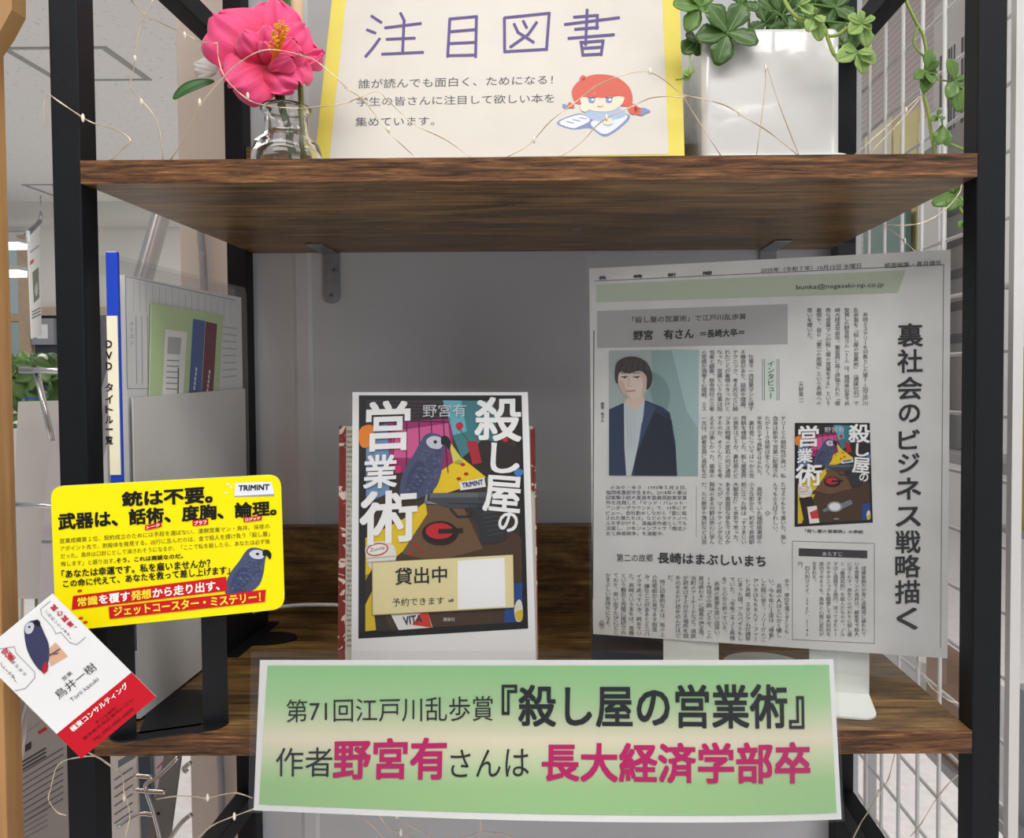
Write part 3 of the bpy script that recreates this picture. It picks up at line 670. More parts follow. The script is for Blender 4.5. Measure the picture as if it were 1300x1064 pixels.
g.text('bunka@nagasaki-np.co.jp', (1011, 361.5), (1122, 358), (1122, 365.5), (1011, 369.5), ink('3a3c3c'), 2, .002)
g.build('address_line', t); g = Ink(nw, base=2)
g.text('あらすじ', (1044, 700.5), (1069, 700.7), (1069, 706), (1044, 705.5), ink('e2e2de'), 2, .006)
g.build('synopsis_heading', t)
g = Ink(nw, base=1); LN = ink('6c6c6c')
g.line([(755, 357), (1198, 336)], .9, LN); g.line([(1198, 336), (1194, 822)], .9, LN); g.line([(754, 420), (752.5, 760)], 1.2, ink('4a4a4a'))
g.poly([(757, 361), (1150, 343), (1140, 372), (757, 384)], ink('b9c3ae')); g.poly([(758, 395), (1000, 386), (1000, 437), (758, 442)], ink('adadab'))
for x in (968, 970.5, 986.5, 989): g.line([(x, 456), (x, 508)], .9, ink('6f8a80'))
g.poly([(972, 457), (985, 457), (985, 507), (972, 507)], ink('cfdccf'))
g.line([(1006, 687), (1110, 690), (1110, 817), (1006, 812)], .7, LN, 0, True); g.poly([(1014, 696), (1101, 699), (1101, 709), (1014, 706)], ink('3c3a3a'))
g.line([(884, 618), (884, 682)], .5, LN)
g.build('ruled_lines', t)
# portrait photograph
g = Ink(nw, base=2); N1 = lambda x, y: (740+.2349*x, 310+.2349*y); g.M = N1
g.poly([(142, 575), (628, 572), (622, 1255), (142, 1250)], ink('8fa8a8')); g.poly([(142, 575), (370, 574), (380, 760), (300, 870), (142, 900)], ink('a9b4b2'), 1); g.poly([(480, 573), (628, 572), (624, 1000), (560, 900)], ink('a2bcbc'), 1)
g.blob([(365, 700), (430, 720), (470, 800), (450, 900), (380, 860)], ink('7a9494'), 1)
g.poly([(142, 893), (215, 860), (340, 845), (430, 880), (470, 910), (500, 1070), (510, 1252), (142, 1250)], ink('2e3c58'), 2)
g.poly([(222, 855), (335, 840), (325, 960), (290, 1130), (262, 1251), (235, 1251), (225, 1100)], ink('c2ccd0'), 3)
g.poly([(300, 1080), (340, 940), (400, 900), (470, 930), (500, 1080), (508, 1251), (275, 1251)], ink('232a38'), 3); g.poly([(340, 850), (395, 880), (345, 1000), (300, 1110), (322, 960)], ink('3c4c6c'), 4)
g.poly([(222, 855), (255, 815), (325, 815), (336, 845), (280, 905)], ink('d6c2b4'), 4)
g.blob([(188, 720), (200, 680), (280, 660), (345, 680), (350, 750), (325, 810), (265, 836), (225, 815), (200, 770)], ink('dcc9bc'), 5)
g.blob([(174, 690), (185, 640), (230, 612), (290, 610), (345, 640), (374, 700), (370, 760), (345, 785), (345, 720), (310, 685), (250, 700), (205, 690), (192, 715), (190, 755), (176, 735)], ink('413a38'), 6)
g.blob([(200, 735), (206, 790), (240, 828), (262, 833), (238, 800), (222, 750)], ink('ccb4a6'), 6); g.blob([(318, 700), (345, 715), (340, 770), (318, 812), (326, 760)], ink('cdb6a8'), 6)
for k in range(16): g.line([(225+k*8, 622+abs(k-8)*1.5), (190+k*11, 660+(k*7) % 24), (188+k*11.5, 685+(k*5) % 14)], 2.6, ink(('5b534f', '35302f', '6a625d')[k % 3]), 7+k*.03)
for x in (228, 294): g.ell(x, 721, 6, 4, ink('2c2422'), 8)
g.line([(320, 965), (300, 1110)], 3, ink('5a6a88'), 8); g.line([(400, 905), (480, 950), (498, 1080)], 3, ink('46536e'), 8)
for k in range(3): g.line([(240+k*20, 900), (248+k*16, 1100)], 2, ink('aeb9be'), 8)
for x in (225, 290): g.line([(x-16, 718), (x+18, 716)], 5, ink('4a403c'), 7); g.line([(x-18, 698), (x+18, 696)], 4, ink('6a5c54'), 7)
g.line([(252, 725), (246, 765), (262, 768)], 3, ink('b89c8c'), 7); g.line([(235, 795), (282, 792)], 7, ink('b27c74'), 7)
g.build('portrait_photo', t)
g = Ink(nw, lambda x, y: (1009+(x-135)*(97/622.), 537+(y-65)*(129/893.)), 2); cover_art(g, True); g.build('cover_picture', t)
lam(nw, (744, 324), (1221, 303), (1217, 868), (750, 823), 'laminate_film', t, off=.0030)

# ------------------------------------------------------------------ bookends
def bookend(name, lab, o, yaw, w, h, arch, flange, tongue, m, tilt=0, rnd=.012):
    """upright plate with an arched hole, a base flange to the front and the tongue folded out behind"""
    t = thing(name, lab, 'bookend', o)
    T = Matrix.Translation(Vector(o)) @ Matrix.Rotation(yaw, 4, 'Z'); TT = T @ Matrix.Rotation(tilt, 4, 'X')
    th = .0014; aw, ah = arch
    def arc(w2, h2, n=14, z0=0): return [(-w2, z0)] + [(w2*math.cos(math.pi-math.pi*k/n), h2-w2+w2*math.sin(math.pi-math.pi*k/n)) for k in range(n+1)] + [(w2, z0)]
    inn = arc(aw/2, ah); ow = w/2
    pl = MB()
    left = [(-ow, 0)] + [(-ow, h-rnd), (-ow+rnd*.3, h-rnd*.3), (-ow+rnd, h), (0, h)] + [p for p in reversed(inn[:9])]
    lft = [p for p in left]; rgt = [(-x, z) for x, z in lft]
    for q in (lft, rgt): pl.prism([TT @ Vector((x, 0, z)) for x, z in q], TT.to_3x3() @ Vector((0, th, 0)), m)
    pl.build('upright', t)
    b = MB(); n = 6; ft = [(-ow, 0), (-ow, -flange+rnd)] + [(-ow+rnd-rnd*math.cos(math.pi/2*k/n), -flange+rnd-rnd*math.sin(math.pi/2*k/n)) for k in range(1, n+1)]
    pts = ft + [(-x, y) for x, y in reversed(ft)]
    b.prism([T @ Vector((x, y+th, 0.0003)) for x, y in pts], (0, 0, th), m); b.build('base_plate', t)
    tg = MB(); q = [(x*.94, z*tongue/ah) for x, z in inn]
    tg.prism([T @ Vector((x, z, .0003)) for x, z in q], (0, 0, th), m); tg.build('tongue', t)
    return t
BKE = mat('black_bookend_steel', (17, 19, 23), .45, spec=.3, noise=.05, nscale=50, bump=.15, bscale=900)
WBE = mat('white_bookend_enamel', (214, 217, 212), .35)
a = at_z(139, 940, ZL); b = at_z(290, 919, ZL)
mid = (a+b)/2; yw = math.atan2(b.y-a.y, b.x-a.x)
bookend('black_bookend', 'black arched steel bookend at the shelf front behind the yellow card', (mid.x, mid.y, ZL), yw, (b-a).length, .135, ((b-a).length*.56, .098), .010, .075, BKE)
# small curled front edge of the black bookend
a = at(845, 889, .062); b = at(1108, 884, .048)
wl = at_z(843, 905, ZL); wr = at_z(1106, 887, ZL)
wl = at(843, 905, .090); wl.z = ZL
mid = (wl+wr)/2; yw = math.atan2(wr.y-wl.y, wr.x-wl.x)
bookend('white_bookend', 'white enamel bookend standing behind the newspaper clipping', (mid.x, mid.y+.004, ZL), yw, (wr-wl).length, .16, ((wr-wl).length*.44, .105), .048, .08, WBE)
# low black bookend lying along the back: only its base shows
a = at_z(288, 822, ZL); b = at_z(376, 812, ZL)
t = thing('black_bookend', 'black bookend base lying flat at the back beside the paper file box', 'bookend', (a.x, a.y, ZL))
yv = (at_z(330, 804, ZL).y, at_z(330, 820, ZL).y); ry = abs(yv[0]-yv[1])/2; cy = (yv[0]+yv[1])/2; xe = b.x
q = [(-.262, cy-ry, ZL+.0003)] + [(xe-ry*1.5+ry*1.5*math.sin(k*math.pi/10), cy-ry*math.cos(k*math.pi/10), ZL+.0003) for k in range(11)] + [(-.262, cy+ry, ZL+.0003)]
MB().prism(q, (0, 0, .0014), BKE).build('tongue', t)
MB().box((-.272, cy-.05, ZL+.0003), (-.262, cy+.05, ZL+.0018), BKE).build('base_plate', t)
MB().box((-.274, cy-.05, ZL+.0003), (-.2726, cy+.05, ZL+.10), BKE).build('upright', t)
GT = mat('grey_tape', (150, 148, 142), .5)
p = at_z(300, 806, ZL+.002); q = at_z(334, 798, ZL+.002)
# black sheet behind lower left of the clipping
tb = Sheet(((752, 700, .150), (845, 700, .140), (752, 822, .135)))
t = thing('black_plate', 'dark plate standing behind the lower corner of the newspaper clipping', 'plate', at(800, 850, .13))
zlow = foot(tb, 800, ZL+.001)-2
card(tb, rounded((751.5, 690), (880, 690), (880, zlow), (751, zlow), 9), mat('dark_navy_plastic', (44, 48, 58), .4), .002).build('panel', t)
card(tb, [(790, zlow-3), (850, zlow-3), (850, zlow+1), (790, zlow+1)], mat('dark_navy_plastic'), .004).build('foot', t)

# ------------------------------------------------------------------ yellow promo card and business card
YEL = mat('bright_yellow_card', (255, 238, 0), .35, spec=.3)
yc = Sheet(((65, 617, -.034), (357, 604, .006), (66, 803, -.034)))
t = thing('yellow_promo_card', 'bright yellow rounded promotional card with black slogan and a parrot', 'card', at(215, 800, -.014))
M5 = lambda x, y: (40+.2615*x, 590+.2615*y)
o5 = rounded(M5(92, 106), M5(1210, 46), M5(1230, 700), M5(118, 812), 17)
card(yc, o5, YEL, .0012, 0, WHITEP).build('card', t)
g = Ink(yc, M5); K = ink('15150f'); R = ink('cf1420'); W_ = ink('fbfbf5'); Y2 = ink('ffe83a'); B2 = ink('4d4a14')
g.text('銃は不要。', (437, 132), (880, 100), (880, 186), (440, 204), K, 1, .035, 3)
g.text('武器は、話術、度胸、論理。', (128, 236), (1190, 172), (1190, 246), (132, 318), K, 1, .035, 3)
for q, s_, d in (([(552, 294), (632, 278), (632, 302), (553, 319)], 'トーク', 0), ([(782, 271), (858, 262), (859, 290), (783, 298)], 'ブラフ', 0), ([(1030, 256), (1118, 246), (1118, 269), (1030, 279)], 'ロジック', 0)):
    g.poly(q, R, 3); i = lambda a, b, u: (a[0]+(b[0]-a[0])*u, a[1]+(b[1]-a[1])*u)
    g.text(s_, (q[0][0]+8, q[0][1]+3), (q[1][0]-8, q[1][1]+5), (q[2][0]-8, q[2][1]-4), (q[3][0]+8, q[3][1]-5), W_, 4, .03, 2)
for s_, q, m, bo in (('営業成績第１位、契約成立のためには手段を選ばない、凄腕営業マン・鳥井。深夜の', ((138, 358), (1155, 286), (1156, 310), (138, 383)), B2, 0), ('アポイント先で、刺殺体を発見する。凶行に及んだのは、金で殺人を請け負う「殺し屋」', ((140, 396), (1156, 321), (1157, 347), (140, 420)), B2, 0),
                  ('だった。鳥井は口封じとして消されそうになるが、「ここで私を殺したら、あなたは必ず後', ((142, 432), (1157, 359), (1158, 384), (142, 457)), B2, 0), ('悔します」と語り出す。', ((143, 470), (408, 453), (408, 478), (143, 494)), B2, 0), ('そう、これは商談なのだ。', ((412, 453), (735, 430), (735, 454), (412, 478)), K, .02),
                  ('「あなたは幸運です。私を雇いませんか？', ((146, 512), (868, 455), (870, 498), (148, 552)), K, .02), ('この命に代えて、あなたを救って差し上げます」', ((152, 560), (962, 489), (964, 530), (155, 597)), K, .02)):
    g.text(s_, *q, m, 1, bo, 2)
g.poly([(202, 637), (945, 543), (952, 612), (196, 704)], R, 2); g.poly([(375, 690), (1138, 606), (1134, 665), (380, 748)], R, 3)
def seg(parts, tl, tr, br, bl, l):
    tot = sum(len(p[0]) for p in parts); k = 0; f = lambda a, b, u: (a[0]+(b[0]-a[0])*u, a[1]+(b[1]-a[1])*u)
    for s_, m in parts:
        u0, u1 = k/tot, (k+len(s_))/tot; k += len(s_); e = .004
        if s_.endswith('、'): u1 -= .045
        g.text(s_, f(tl, tr, u0+e), f(tl, tr, u1-e), f(bl, br, u1-e), f(bl, br, u0+e), m, l, .025, 3)
seg((('常識', Y2), ('を覆す', W_), ('発想', Y2), ('から走り出す、', W_)), (220, 646), (950, 554), (950, 605), (222, 690), 3)
g.text('ジェットコースター・ミステリー！', (398, 690), (1112, 615), (1114, 664), (402, 736), Y2, 4, .025, 3)
g.poly([(985, 150), (1178, 140), (1178, 152), (985, 156)], ink('9aa0b8'), 1); g.poly([(990, 88), (1165, 82), (1178, 142), (985, 152)], ink('eef0f6'), 2); g.text('TRIMINT', (1006, 100), (1156, 94), (1154, 122), (1004, 127), ink('20243e'), 3, .035, 2)
for x, y in ((955, 95), (945, 138), (968, 108)): g.ell(x, y, 9, 5, ink('f6f2c4'), 1, .4)
for x, y in ((235, 612), (240, 745), (262, 765)): g.ell(x, y, 12, 7, ink('c04a10'), 1, -.2)
parrot(g, (940, 405, 225, 215), 1)
g.build('print', t)
bc = Sheet(((66, 753, -.052), (198, 885, -.040), (-29, 831, -.066)))
t = thing('business_card', 'tilted white business card with red bottom band pinned over the yellow card', 'card', at(85, 880, -.06))
M6 = lambda x, y: (.2951*x, 750+.2951*y)
card(bc, [M6(225, 12), M6(672, 457), M6(350, 722), M6(-97, 278)], WHITEP, .0005).build('card', t)
g = Ink(bc, M6)
g.poly([(566, 351), (672, 457), (350, 722), (243, 617)], ink('c81026'))
def rot(body, x, y, w_, h_, m, l=1, bold=0, res=2):
    r = Vector((.775, -.632)); d = Vector((.70, .71)); o_ = Vector((x, y))
    g.text(body, tuple(o_), tuple(o_+r*w_), tuple(o_+r*w_+d*h_), tuple(o_+d*h_), m, l, bold, res)
def vrot(body, x, y, L_, size, m, bold=0):
    r = Vector((.775, -.632)); d = Vector((.70, .71)); st = L_/len(body)
    for i, ch in enumerate(body):
        o_ = Vector((x, y))+d*(st*i); vs, fs = glyphs(ch, bold, 2); out = []
        for gx, gy, k in vs:
            a, b = gx, .88-gy
            if ch in '、。': a += .6; b -= .6
            if ch in 'ー！': a, b = (1-b, a) if ch == 'ー' else (a, b)
            q = o_ + r*(a*size) + d*(b*size); out.append(g.p(q.x, q.y, 1+k))
        g.add(out, fs, m)
DK = ink('2c2c30')
vrot('誠心誠意、', 213, 72, 165, 27, ink('c81830'), .02); vrot('ご対応いたします！', 188, 92, 172, 17, DK)
vrot('完遂', 0, 262, 62, 34, ink('c81830'), .02); vrot('が我が社の', 28, 290, 118, 17, DK); vrot('モットーです！', -28, 300, 140, 22, DK)
rot('鳥井一樹', 228, 440, 212, 42, DK, 1, .006, 3); rot('営業', 263, 376, 50, 18, DK); rot('Torii kazuki', 298, 466, 150, 18, ink('3c4664'))
rot('極東コンサルティング', 297, 590, 312, 26, W_, 2, .02); rot('〒112-8001', 408, 566, 110, 14, ink('5a0a14'), 2); rot('東京都文京区音羽2-12-21', 354, 634, 275, 14, ink('5a0a14'), 2); rot('TEL:090-000-0000', 396, 642, 222, 14, ink('5a0a14'), 2)
for q in ([(216, 45), (175, 78), (180, 105), (230, 160), (240, 185), (262, 178), (300, 222), (330, 232), (368, 200)], [(0, 250), (62, 240), (70, 268), (150, 350), (150, 375), (110, 420), (65, 430)]): g.line(q, 3, ink('9a9ca0'), 1)
g.poly([(205, 255), (240, 222), (292, 282), (218, 325)], ink('dbab8a'), 1)
g.blob([(105, 175), (112, 145), (140, 128), (168, 135), (190, 180), (210, 230), (212, 290), (195, 345), (170, 340), (140, 300), (115, 245)], ink('3a3c5c'), 2)
g.blob([(108, 170), (114, 145), (135, 135), (148, 150), (138, 178), (118, 185)], ink('c6c8d4'), 3); g.blob([(148, 128), (165, 125), (175, 140), (168, 152), (152, 145)], ink('1a1a1e'), 4); g.ell(128, 155, 5, 5, ink('1a1a1e'), 5)
g.poly([(195, 300), (210, 320), (205, 345), (190, 358), (178, 345)], ink('b02030'), 3); g.line([(208, 275), (250, 268)], 5, ink('5b5666'), 4); g.line([(208, 282), (258, 250)], 5, ink('5b5666'), 4)
g.build('print', t)

# ------------------------------------------------------------------ file box, clear file, booklet
BOXP = mat('grey_white_board', (206, 205, 202), .7, noise=.03, nscale=20)
FX = -.279                       # face of the box towards the middle of the shelf
t = thing('paper_file_box', 'plain white paper file box holding the clear file beside the posts', 'file box', (-.288, .13, ZL))
f0 = at_x(169, 505, FX); f1 = at_x(312, 493, FX)
def sl(y): return f0.z + (f1.z-f0.z)*(y-f0.y)/(f1.y-f0.y)
def wallx(x, th, y0, y1): return MB().prism([(x, y0, ZL+.0003), (x, y1, ZL+.0003), (x, y1, sl(y1)), (x, y0, sl(y0))], (-th, 0, 0), BOXP)
wallx(FX, .0012, f0.y, f1.y).build('side_panel', t)
wallx(-.2968, .0012, f0.y, f1.y).build('side_panel', t)
MB().box((-.298, f1.y-.0012, ZL+.0003), (FX, f1.y, f1.z), BOXP).build('back_panel', t)
MB().box((-.298, f0.y, ZL+.0003), (FX, f1.y, ZL+.0016), BOXP).build('bottom', t)
MB().box((-.2968, f0.y, ZL+.0003), (FX-.001, f0.y+.0012, ZL+.05), BOXP).build('front_panel', t)
SX0, SX1 = -.2945, -.2855
t = thing('clear_file', 'clear plastic file with blue spine bar and cream title strip', 'file', (-.29, .12, ZL+.002))
p0 = at(144, 320, .006); pz = at(140, 613, .006).z
BLUE = mat('blue_spine_plastic', (28, 66, 190), .3); LABC = mat('cream_label_paper', (240, 232, 204), .6)
ys = -.0
spx = (at(136, 400, .004).x, at(152.5, 400, .004).x)
MB().box((spx[0], .003, ZL+.003), (spx[1]-.0006, .0065, p0.z), BLUE).build('spine_bar', t, .001)
la = at(140, 401, .0026); lb = at(140, 603, .0026)
MB().box((spx[0]+.0004, .0024, lb.z), (spx[1]-.0012, .0030, la.z), LABC).build('title_strip', t)
class Flat:
    n = Vector((0, -1, 0))
    def P(s, px, py, off=0):
        q = at(px, py, .0023); return q + s.n*off
g = Ink(Flat(), base=0)
for ch, y in zip('DVD', (437, 451.5, 465)): g.text(ch, (134.5, y-5), (142.5, y-5), (142.5, y+5), (134.5, y+5), K, 1, .022)
g.build('latin_lettering', t); g = Ink(Flat(), base=0)
for ch, y, h in zip('タイトル一覧', (492, 507, 520, 533, 545, 559), (11, 11, 10, 10, 2, 11)): g.text(ch, (134, y-h/2), (143.5, y-h/2), (143.5, y+h/2), (134, y+h/2), K, 1, .022)
g.build('title_lettering', t)
e0 = at_x(154, 326, -.2835); e1 = at_x(312, 366, -.2835)
for k, x in enumerate((-.2825, -.2925)):
    MB().prism([(x, .0066, ZL+.003), (x, .236, ZL+.003), (x, .236, e1.z-.006), (x, .232, e1.z), (x, .0066, e0.z)], (-.0004, 0, 0), FILMH).build('cover_sheet', t)
PG = mat('file_page_paper', (236, 236, 234), .7)
MB().prism([(-.2838, .022, ZL+.006), (-.2838, .226, ZL+.006), (-.2838, .226, e1.z-.01), (-.2838, .022, e0.z-.012)], (-.007, 0, 0), PG).build('page_stack', t)
class SideX:
    n = Vector((1, 0, 0))
    def __init__(s, X): s.X = X
    def P(s, px, py, off=0): return at_x(px, py, s.X) + s.n*off
M4 = lambda x, y: (.3288*x, 270+.3288*y)
g = Ink(SideX(-.2837), M4, 0); GL = ink('8d8f92')
g.line([(484, 246), (905, 338)], 3, GL); g.line([(484, 246), (492, 680)], 3, GL); g.line([(492, 680), (600, 680)], 3, GL)
for k in range(16): g.line([(515+k*25, 262+k*5.5), (516+k*25, 380+k*3)], 1.6, ink('b9babc'))
for k in range(4): g.line([(525+k*22, 400), (528+k*22, 660)], 3, ink('a4a6a8'))
g.vtext('メーコン', 508, 415, 515, 18, ink('5b5d60'), 1, 0, 1)
for k in range(8): g.line([(862, 440+k*28), (912, 448+k*26)], 5, ink('b9babc'))
g.build('page_print', t)
t = thing('green_booklet', 'pale green booklet with blue and maroon bands tucked in the clear file', 'booklet', (-.282, .1, 1.3))
sx = SideX(-.2818)
card(sx, [M4(585, 350), M4(862, 395), M4(835, 905), M4(572, 940)], mat('pale_green_cover', (186, 206, 160), .5), .0006).build('cover', t)
g = Ink(sx, M4, 1)
g.poly([(638, 450), (722, 462), (706, 715), (625, 720)], ink('e4e4e0')); g.poly([(745, 410), (792, 418), (776, 705), (728, 710)], ink('5b6c9c')); g.poly([(794, 420), (838, 430), (822, 700), (778, 705)], ink('7c4c58'))
g.poly([(648, 478), (700, 484), (694, 548), (644, 545)], ink('b4b4b4'), 1)
for k in range(6): g.line([(645-k, 570+k*22), (690-k, 572+k*22)], 4, ink('8b8b8b'), 1)
g.line([(688, 600), (686, 700)], 4, ink('555555'), 1)
for x, y in ((757, 600), (808, 610)): 
    for k in range(5): g.line([(x-k*2, y+k*18), (x-k*2, y+k*18+10)], 6, ink('d8d8dc'), 1)
g.build('print', t)

# ------------------------------------------------------------------ white cord at the back of the lower shelf
b = MB(); b.tube(spline([at(296, 788, .2), at(325, 776, .215), at(370, 769, .22), at(415, 768, .21), at(438, 770, .2), at(480, 780, .2), at(490, 800, .2)], 6), .0018, WHITEP, 8)
tag(b.build('power_cable'), 'thin white power cable trailing along the back of the lower shelf', 'cord')

# ------------------------------------------------------------------ vase with pink flower
VY = .115
vc = at(364, 190, VY); sc = (VY-CY)/FPX
t = thing('glass_vase', 'small clear glass bottle vase holding the pink flower stems', 'vase', (vc.x, VY, ZU))
zl = at(364, 139, VY).z; zs = at(364, 176, VY).z; zn = at(364, 172, VY).z
outp = [(0.0, ZU+.0005), (.024, ZU+.0005), (.0275, ZU+.004), (.0275, zs-.012), (.0255, zs-.005), (.0185, zs+.0005), (.0168, zn+.002), (.0168, zl-.006), (.0185, zl-.003), (.0203, zl-.0005), (.0195, zl+.0015)]
inp = [(.0165, zl+.0014), (.0150, zl-.004), (.0150, zn), (.0165, zs-.002), (.0235, zs-.007), (.0256, zs-.014), (.0256, ZU+.006), (.0, ZU+.005)]
MB().lathe([(r, z-ZU) for r, z in outp+inp], (vc.x, VY, ZU), GLASS, 48).build('glass_body', t)
WATER = mat('water', (250, 252, 252), .0, trans=1, spec=.3)
fl = thing('pink_flower', 'artificial pink hibiscus with yellow stamens rising from the glass vase', 'flower', (vc.x, VY, ZU+.02))
STEM = mat('dark_green_stem', (62, 78, 40), .5); LEAFD = mat('leaf_green', (52, 104, 46), .45, noise=.15, nscale=90)
b = MB(); b.tube(spline([at(352, 95, VY+.012), at(357, 115, VY+.006), at(360, 140, VY), at(368, 170, VY+.002), at(376, 215, VY+.004)], 5), .0026, STEM, 8)
b.build('stem', fl)
b = MB(); b.tube(spline([at(346, 108, VY+.008), at(352, 125, VY+.003), at(364, 165, VY-.003), at(370, 215, VY)], 5), .0017, STEM, 8); b.build('stem', fl)
FC = at(346, 72, VY+.004)
nF = (Vector((.20, -1, .28))).normalized()
uF = (Vector((0, 0, 1)) - nF*nF.z).normalized(); rF = uF.cross(nF) * -1
rF = nF.cross(uF) * -1
if rF.x < 0: rF = -rF
PINK = bpy.data.materials.new('pink_petal_cloth'); PINK.use_nodes = True
_n = PINK.node_tree.nodes; _L = PINK.node_tree.links; _b = _n['Principled BSDF']
_uv = _n.new('ShaderNodeUVMap'); _sp = _n.new('ShaderNodeSeparateXYZ'); _L.new(_uv.outputs[0], _sp.inputs[0])
_wv = _n.new('ShaderNodeTexNoise'); _wv.inputs['Scale'].default_value = 1; _wv.inputs['Detail'].default_value = 3
_mp = _n.new('ShaderNodeMapping'); _mp.inputs['Scale'].default_value = (16, 1.6, 1); _L.new(_uv.outputs[0], _mp.inputs[0]); _L.new(_mp.outputs[0], _wv.inputs['Vector'])
_ad = _n.new('ShaderNodeMath'); _ad.operation = 'MULTIPLY_ADD'; _L.new(_wv.outputs['Fac'], _ad.inputs[0]); _ad.inputs[1].default_value = .55; _L.new(_sp.outputs['Y'], _ad.inputs[2])
_cr = _n.new('ShaderNodeValToRGB'); _e = _cr.color_ramp.elements; _e[0].position = .25; _e[0].color = srgb((150, 4, 40)); _e[1].position = 1.15 if False else 1.0; _e[1].color = srgb((236, 70, 130)); _m = _e.new(.62); _m.color = srgb((216, 22, 82))
_L.new(_ad.outputs[0], _cr.inputs[0]); _L.new(_cr.outputs[0], _b.inputs['Base Color']); _b.inputs['Roughness'].default_value = .6
_b.inputs['Sheen Weight'].default_value = .3
def petal(parent, tip, base, width, lift=.010, cup=.004, ruf=.0022, seed=0, m=PINK, nu=22, nv=14, blunt=.75, name='petal', twist=0):
    """cloth petal from base to tip (points in space); normal roughly the flower's"""
    rnd = random.Random(seed); B = Vector(base); Tp = Vector(tip); ax = Tp-B; L_ = ax.length; ax.normalize()
    nn = (nF - ax*nF.dot(ax)).normalized(); sd = ax.cross(nn); ph = rnd.random()*6
    if twist: 
        Rm = Matrix.Rotation(twist, 3, ax); nn = Rm @ nn; sd = Rm @ sd
    vs = []; uvs = []
    for j in range(nv+1):
        v = j/nv
        wv = width*.5*(math.sin(math.pi*min(1, (v*.86+.07))**(.9))**blunt if v < .999 else .42)
        wv = width*.5*(max(.0, (1-(abs(v-.62)/.62 if v < .62 else (v-.62)/.42)**2.2))**.5 if v < .98 else .30)
        wv = max(wv, width*.09)
        for i in range(nu+1):
            u = i/nu*2-1
            edge = (abs(u)**3+v**3)*.5
            h = lift*math.sin(v*math.pi*.75) - cup*(u*u)*v*2 + ruf*1.7*edge*math.sin(u*8+v*9+ph) + ruf*.5*v*math.sin(u*15+ph*2)
            e = -.06*L_*(u*u)*(v**4)*1.2 + .03*L_*math.sin(u*11+ph)*v**4 + .015*L_*math.sin(u*23+ph)*v**6
            vs.append(B + ax*(v*L_+e) + sd*(u*wv) + nn*h); uvs.append((u*.5+.5, v))
    W = nu+1; fs = [(j*W+i, j*W+i+1, (j+1)*W+i+1, (j+1)*W+i) for j in range(nv) for i in range(nu)]
    mb = MB(); mb.add(vs, fs, m, True); o = mb.build(name, parent, 0, .0006)
    uvl = o.data.uv_layers.new(name='UVMap')
    for lp in o.data.loops: uvl.data[lp.index].uv = uvs[lp.vertex_index]
    s_ = o.modifiers.new('sub', 'SUBSURF'); s_.levels = 1; s_.render_levels = 1
    return o
Y0 = VY+.004
bs = lambda px, py, dy=0: at(px, py, Y0+dy)
petal(fl, bs(272, 24, -.004), bs(344, 84), .062, .010, .006, .0022, 1)           # upper left
petal(fl, bs(350, 2, .012), bs(345, 80, .006), .046, .008, .004, .0025, 2)          # top
petal(fl, bs(388, 34, .006), bs(348, 84, .004), .042, .008, .006, .0025, 3)        # upper right
petal(fl, bs(412, 68, .004), bs(350, 84, .002), .024, .004, .003, .003, 4)        # far right
petal(fl, bs(290, 112, -.016), bs(342, 82, -.004), .056, .008, .005, .0024, 5)     # lower left
petal(fl, bs(382, 112, -.012), bs(346, 80, -.004), .040, .007, .005, .0026, 6)     # lower right
petal(fl, bs(307, 40, -.020), bs(340, 82, -.006), .026, .006, .008, .0014, 7)      # inner
petal(fl, bs(338, 32, -.014), bs(342, 82, -.006), .022, .005, .008, .0014, 8)
petal(fl, bs(374, 50, -.014), bs(345, 82, -.006), .020, .006, .007, .0014, 9)
petal(fl, bs(334, 52, -.024), bs(341, 84, -.012), .010, .003, .004, .001, 10)
petal(fl, bs(372, 74, -.022), bs(340, 84, -.012), .018, .005, .006, .0012, 11)
petal(fl, bs(382, 66, -.018), bs(348, 82, -.010), .014, .004, .006, .0012, 12)
STA = mat('yellow_stamen', (244, 178, 32), .5, noise=.1, nscale=300)
b = MB(); b.tube([bs(344, 84, -.012), bs(351, 66, -.022), bs(358, 48, -.030), bs(361, 38, -.034)], [.0012, .0026, .0026, .0014], mat('stamen_column', (236, 130, 30), .5), 8); b.build('pistil', fl)
b = MB(); rr = random.Random(3)
for k in range(46):
    u = rr.random(); c = bs(348, 62, -.024)*(1-u) + bs(361, 36, -.034)*u; a = rr.random()*6.28; d = (rF*math.cos(a)*.8+uF*math.sin(a)*.8+nF*.6)*(.004+.003*rr.random())
    b.tube([c, c+d], [.0003, .0004], STA, 5)
    q = c+d; b.lathe([(0, -.001), (.0010, -.0004), (.0010, .0005), (0, .001)], q, STA, 7)
tag(b.build('stamens', fl), kind='stuff')
def blade(parent, pts, w_, m, name='leaf', fold=.2, th=.0004, nrm=None):
    P = spline(pts, 5); N = len(P); vs = []; uv = []
    for i, p in enumerate(P):
        t_ = (P[min(i+1, N-1)]-P[max(i-1, 0)]).normalized(); n_ = (nrm or Vector((0, -1, .3))).normalized(); sd = t_.cross(n_).normalized(); n_ = sd.cross(t_)
        u = i/(N-1); ww = w_*.5*(math.sin(math.pi*min(1, u*.94+.03)))**.8
        for k in (-1, -.5, 0, .5, 1): vs.append(p + sd*(ww*k) + n_*(abs(k)*ww*fold))
    fs = [(i*5+k, i*5+k+1, (i+1)*5+k+1, (i+1)*5+k) for i in range(N-1) for k in range(4)]
    mb = MB(); mb.add(vs, fs, m, True); return mb.build(name, parent, 0, th)
blade(fl, [bs(272, 103, .004), bs(252, 107, -.002), bs(234, 115, -.006), bs(220, 126, -.008)], .0105, LEAFD)
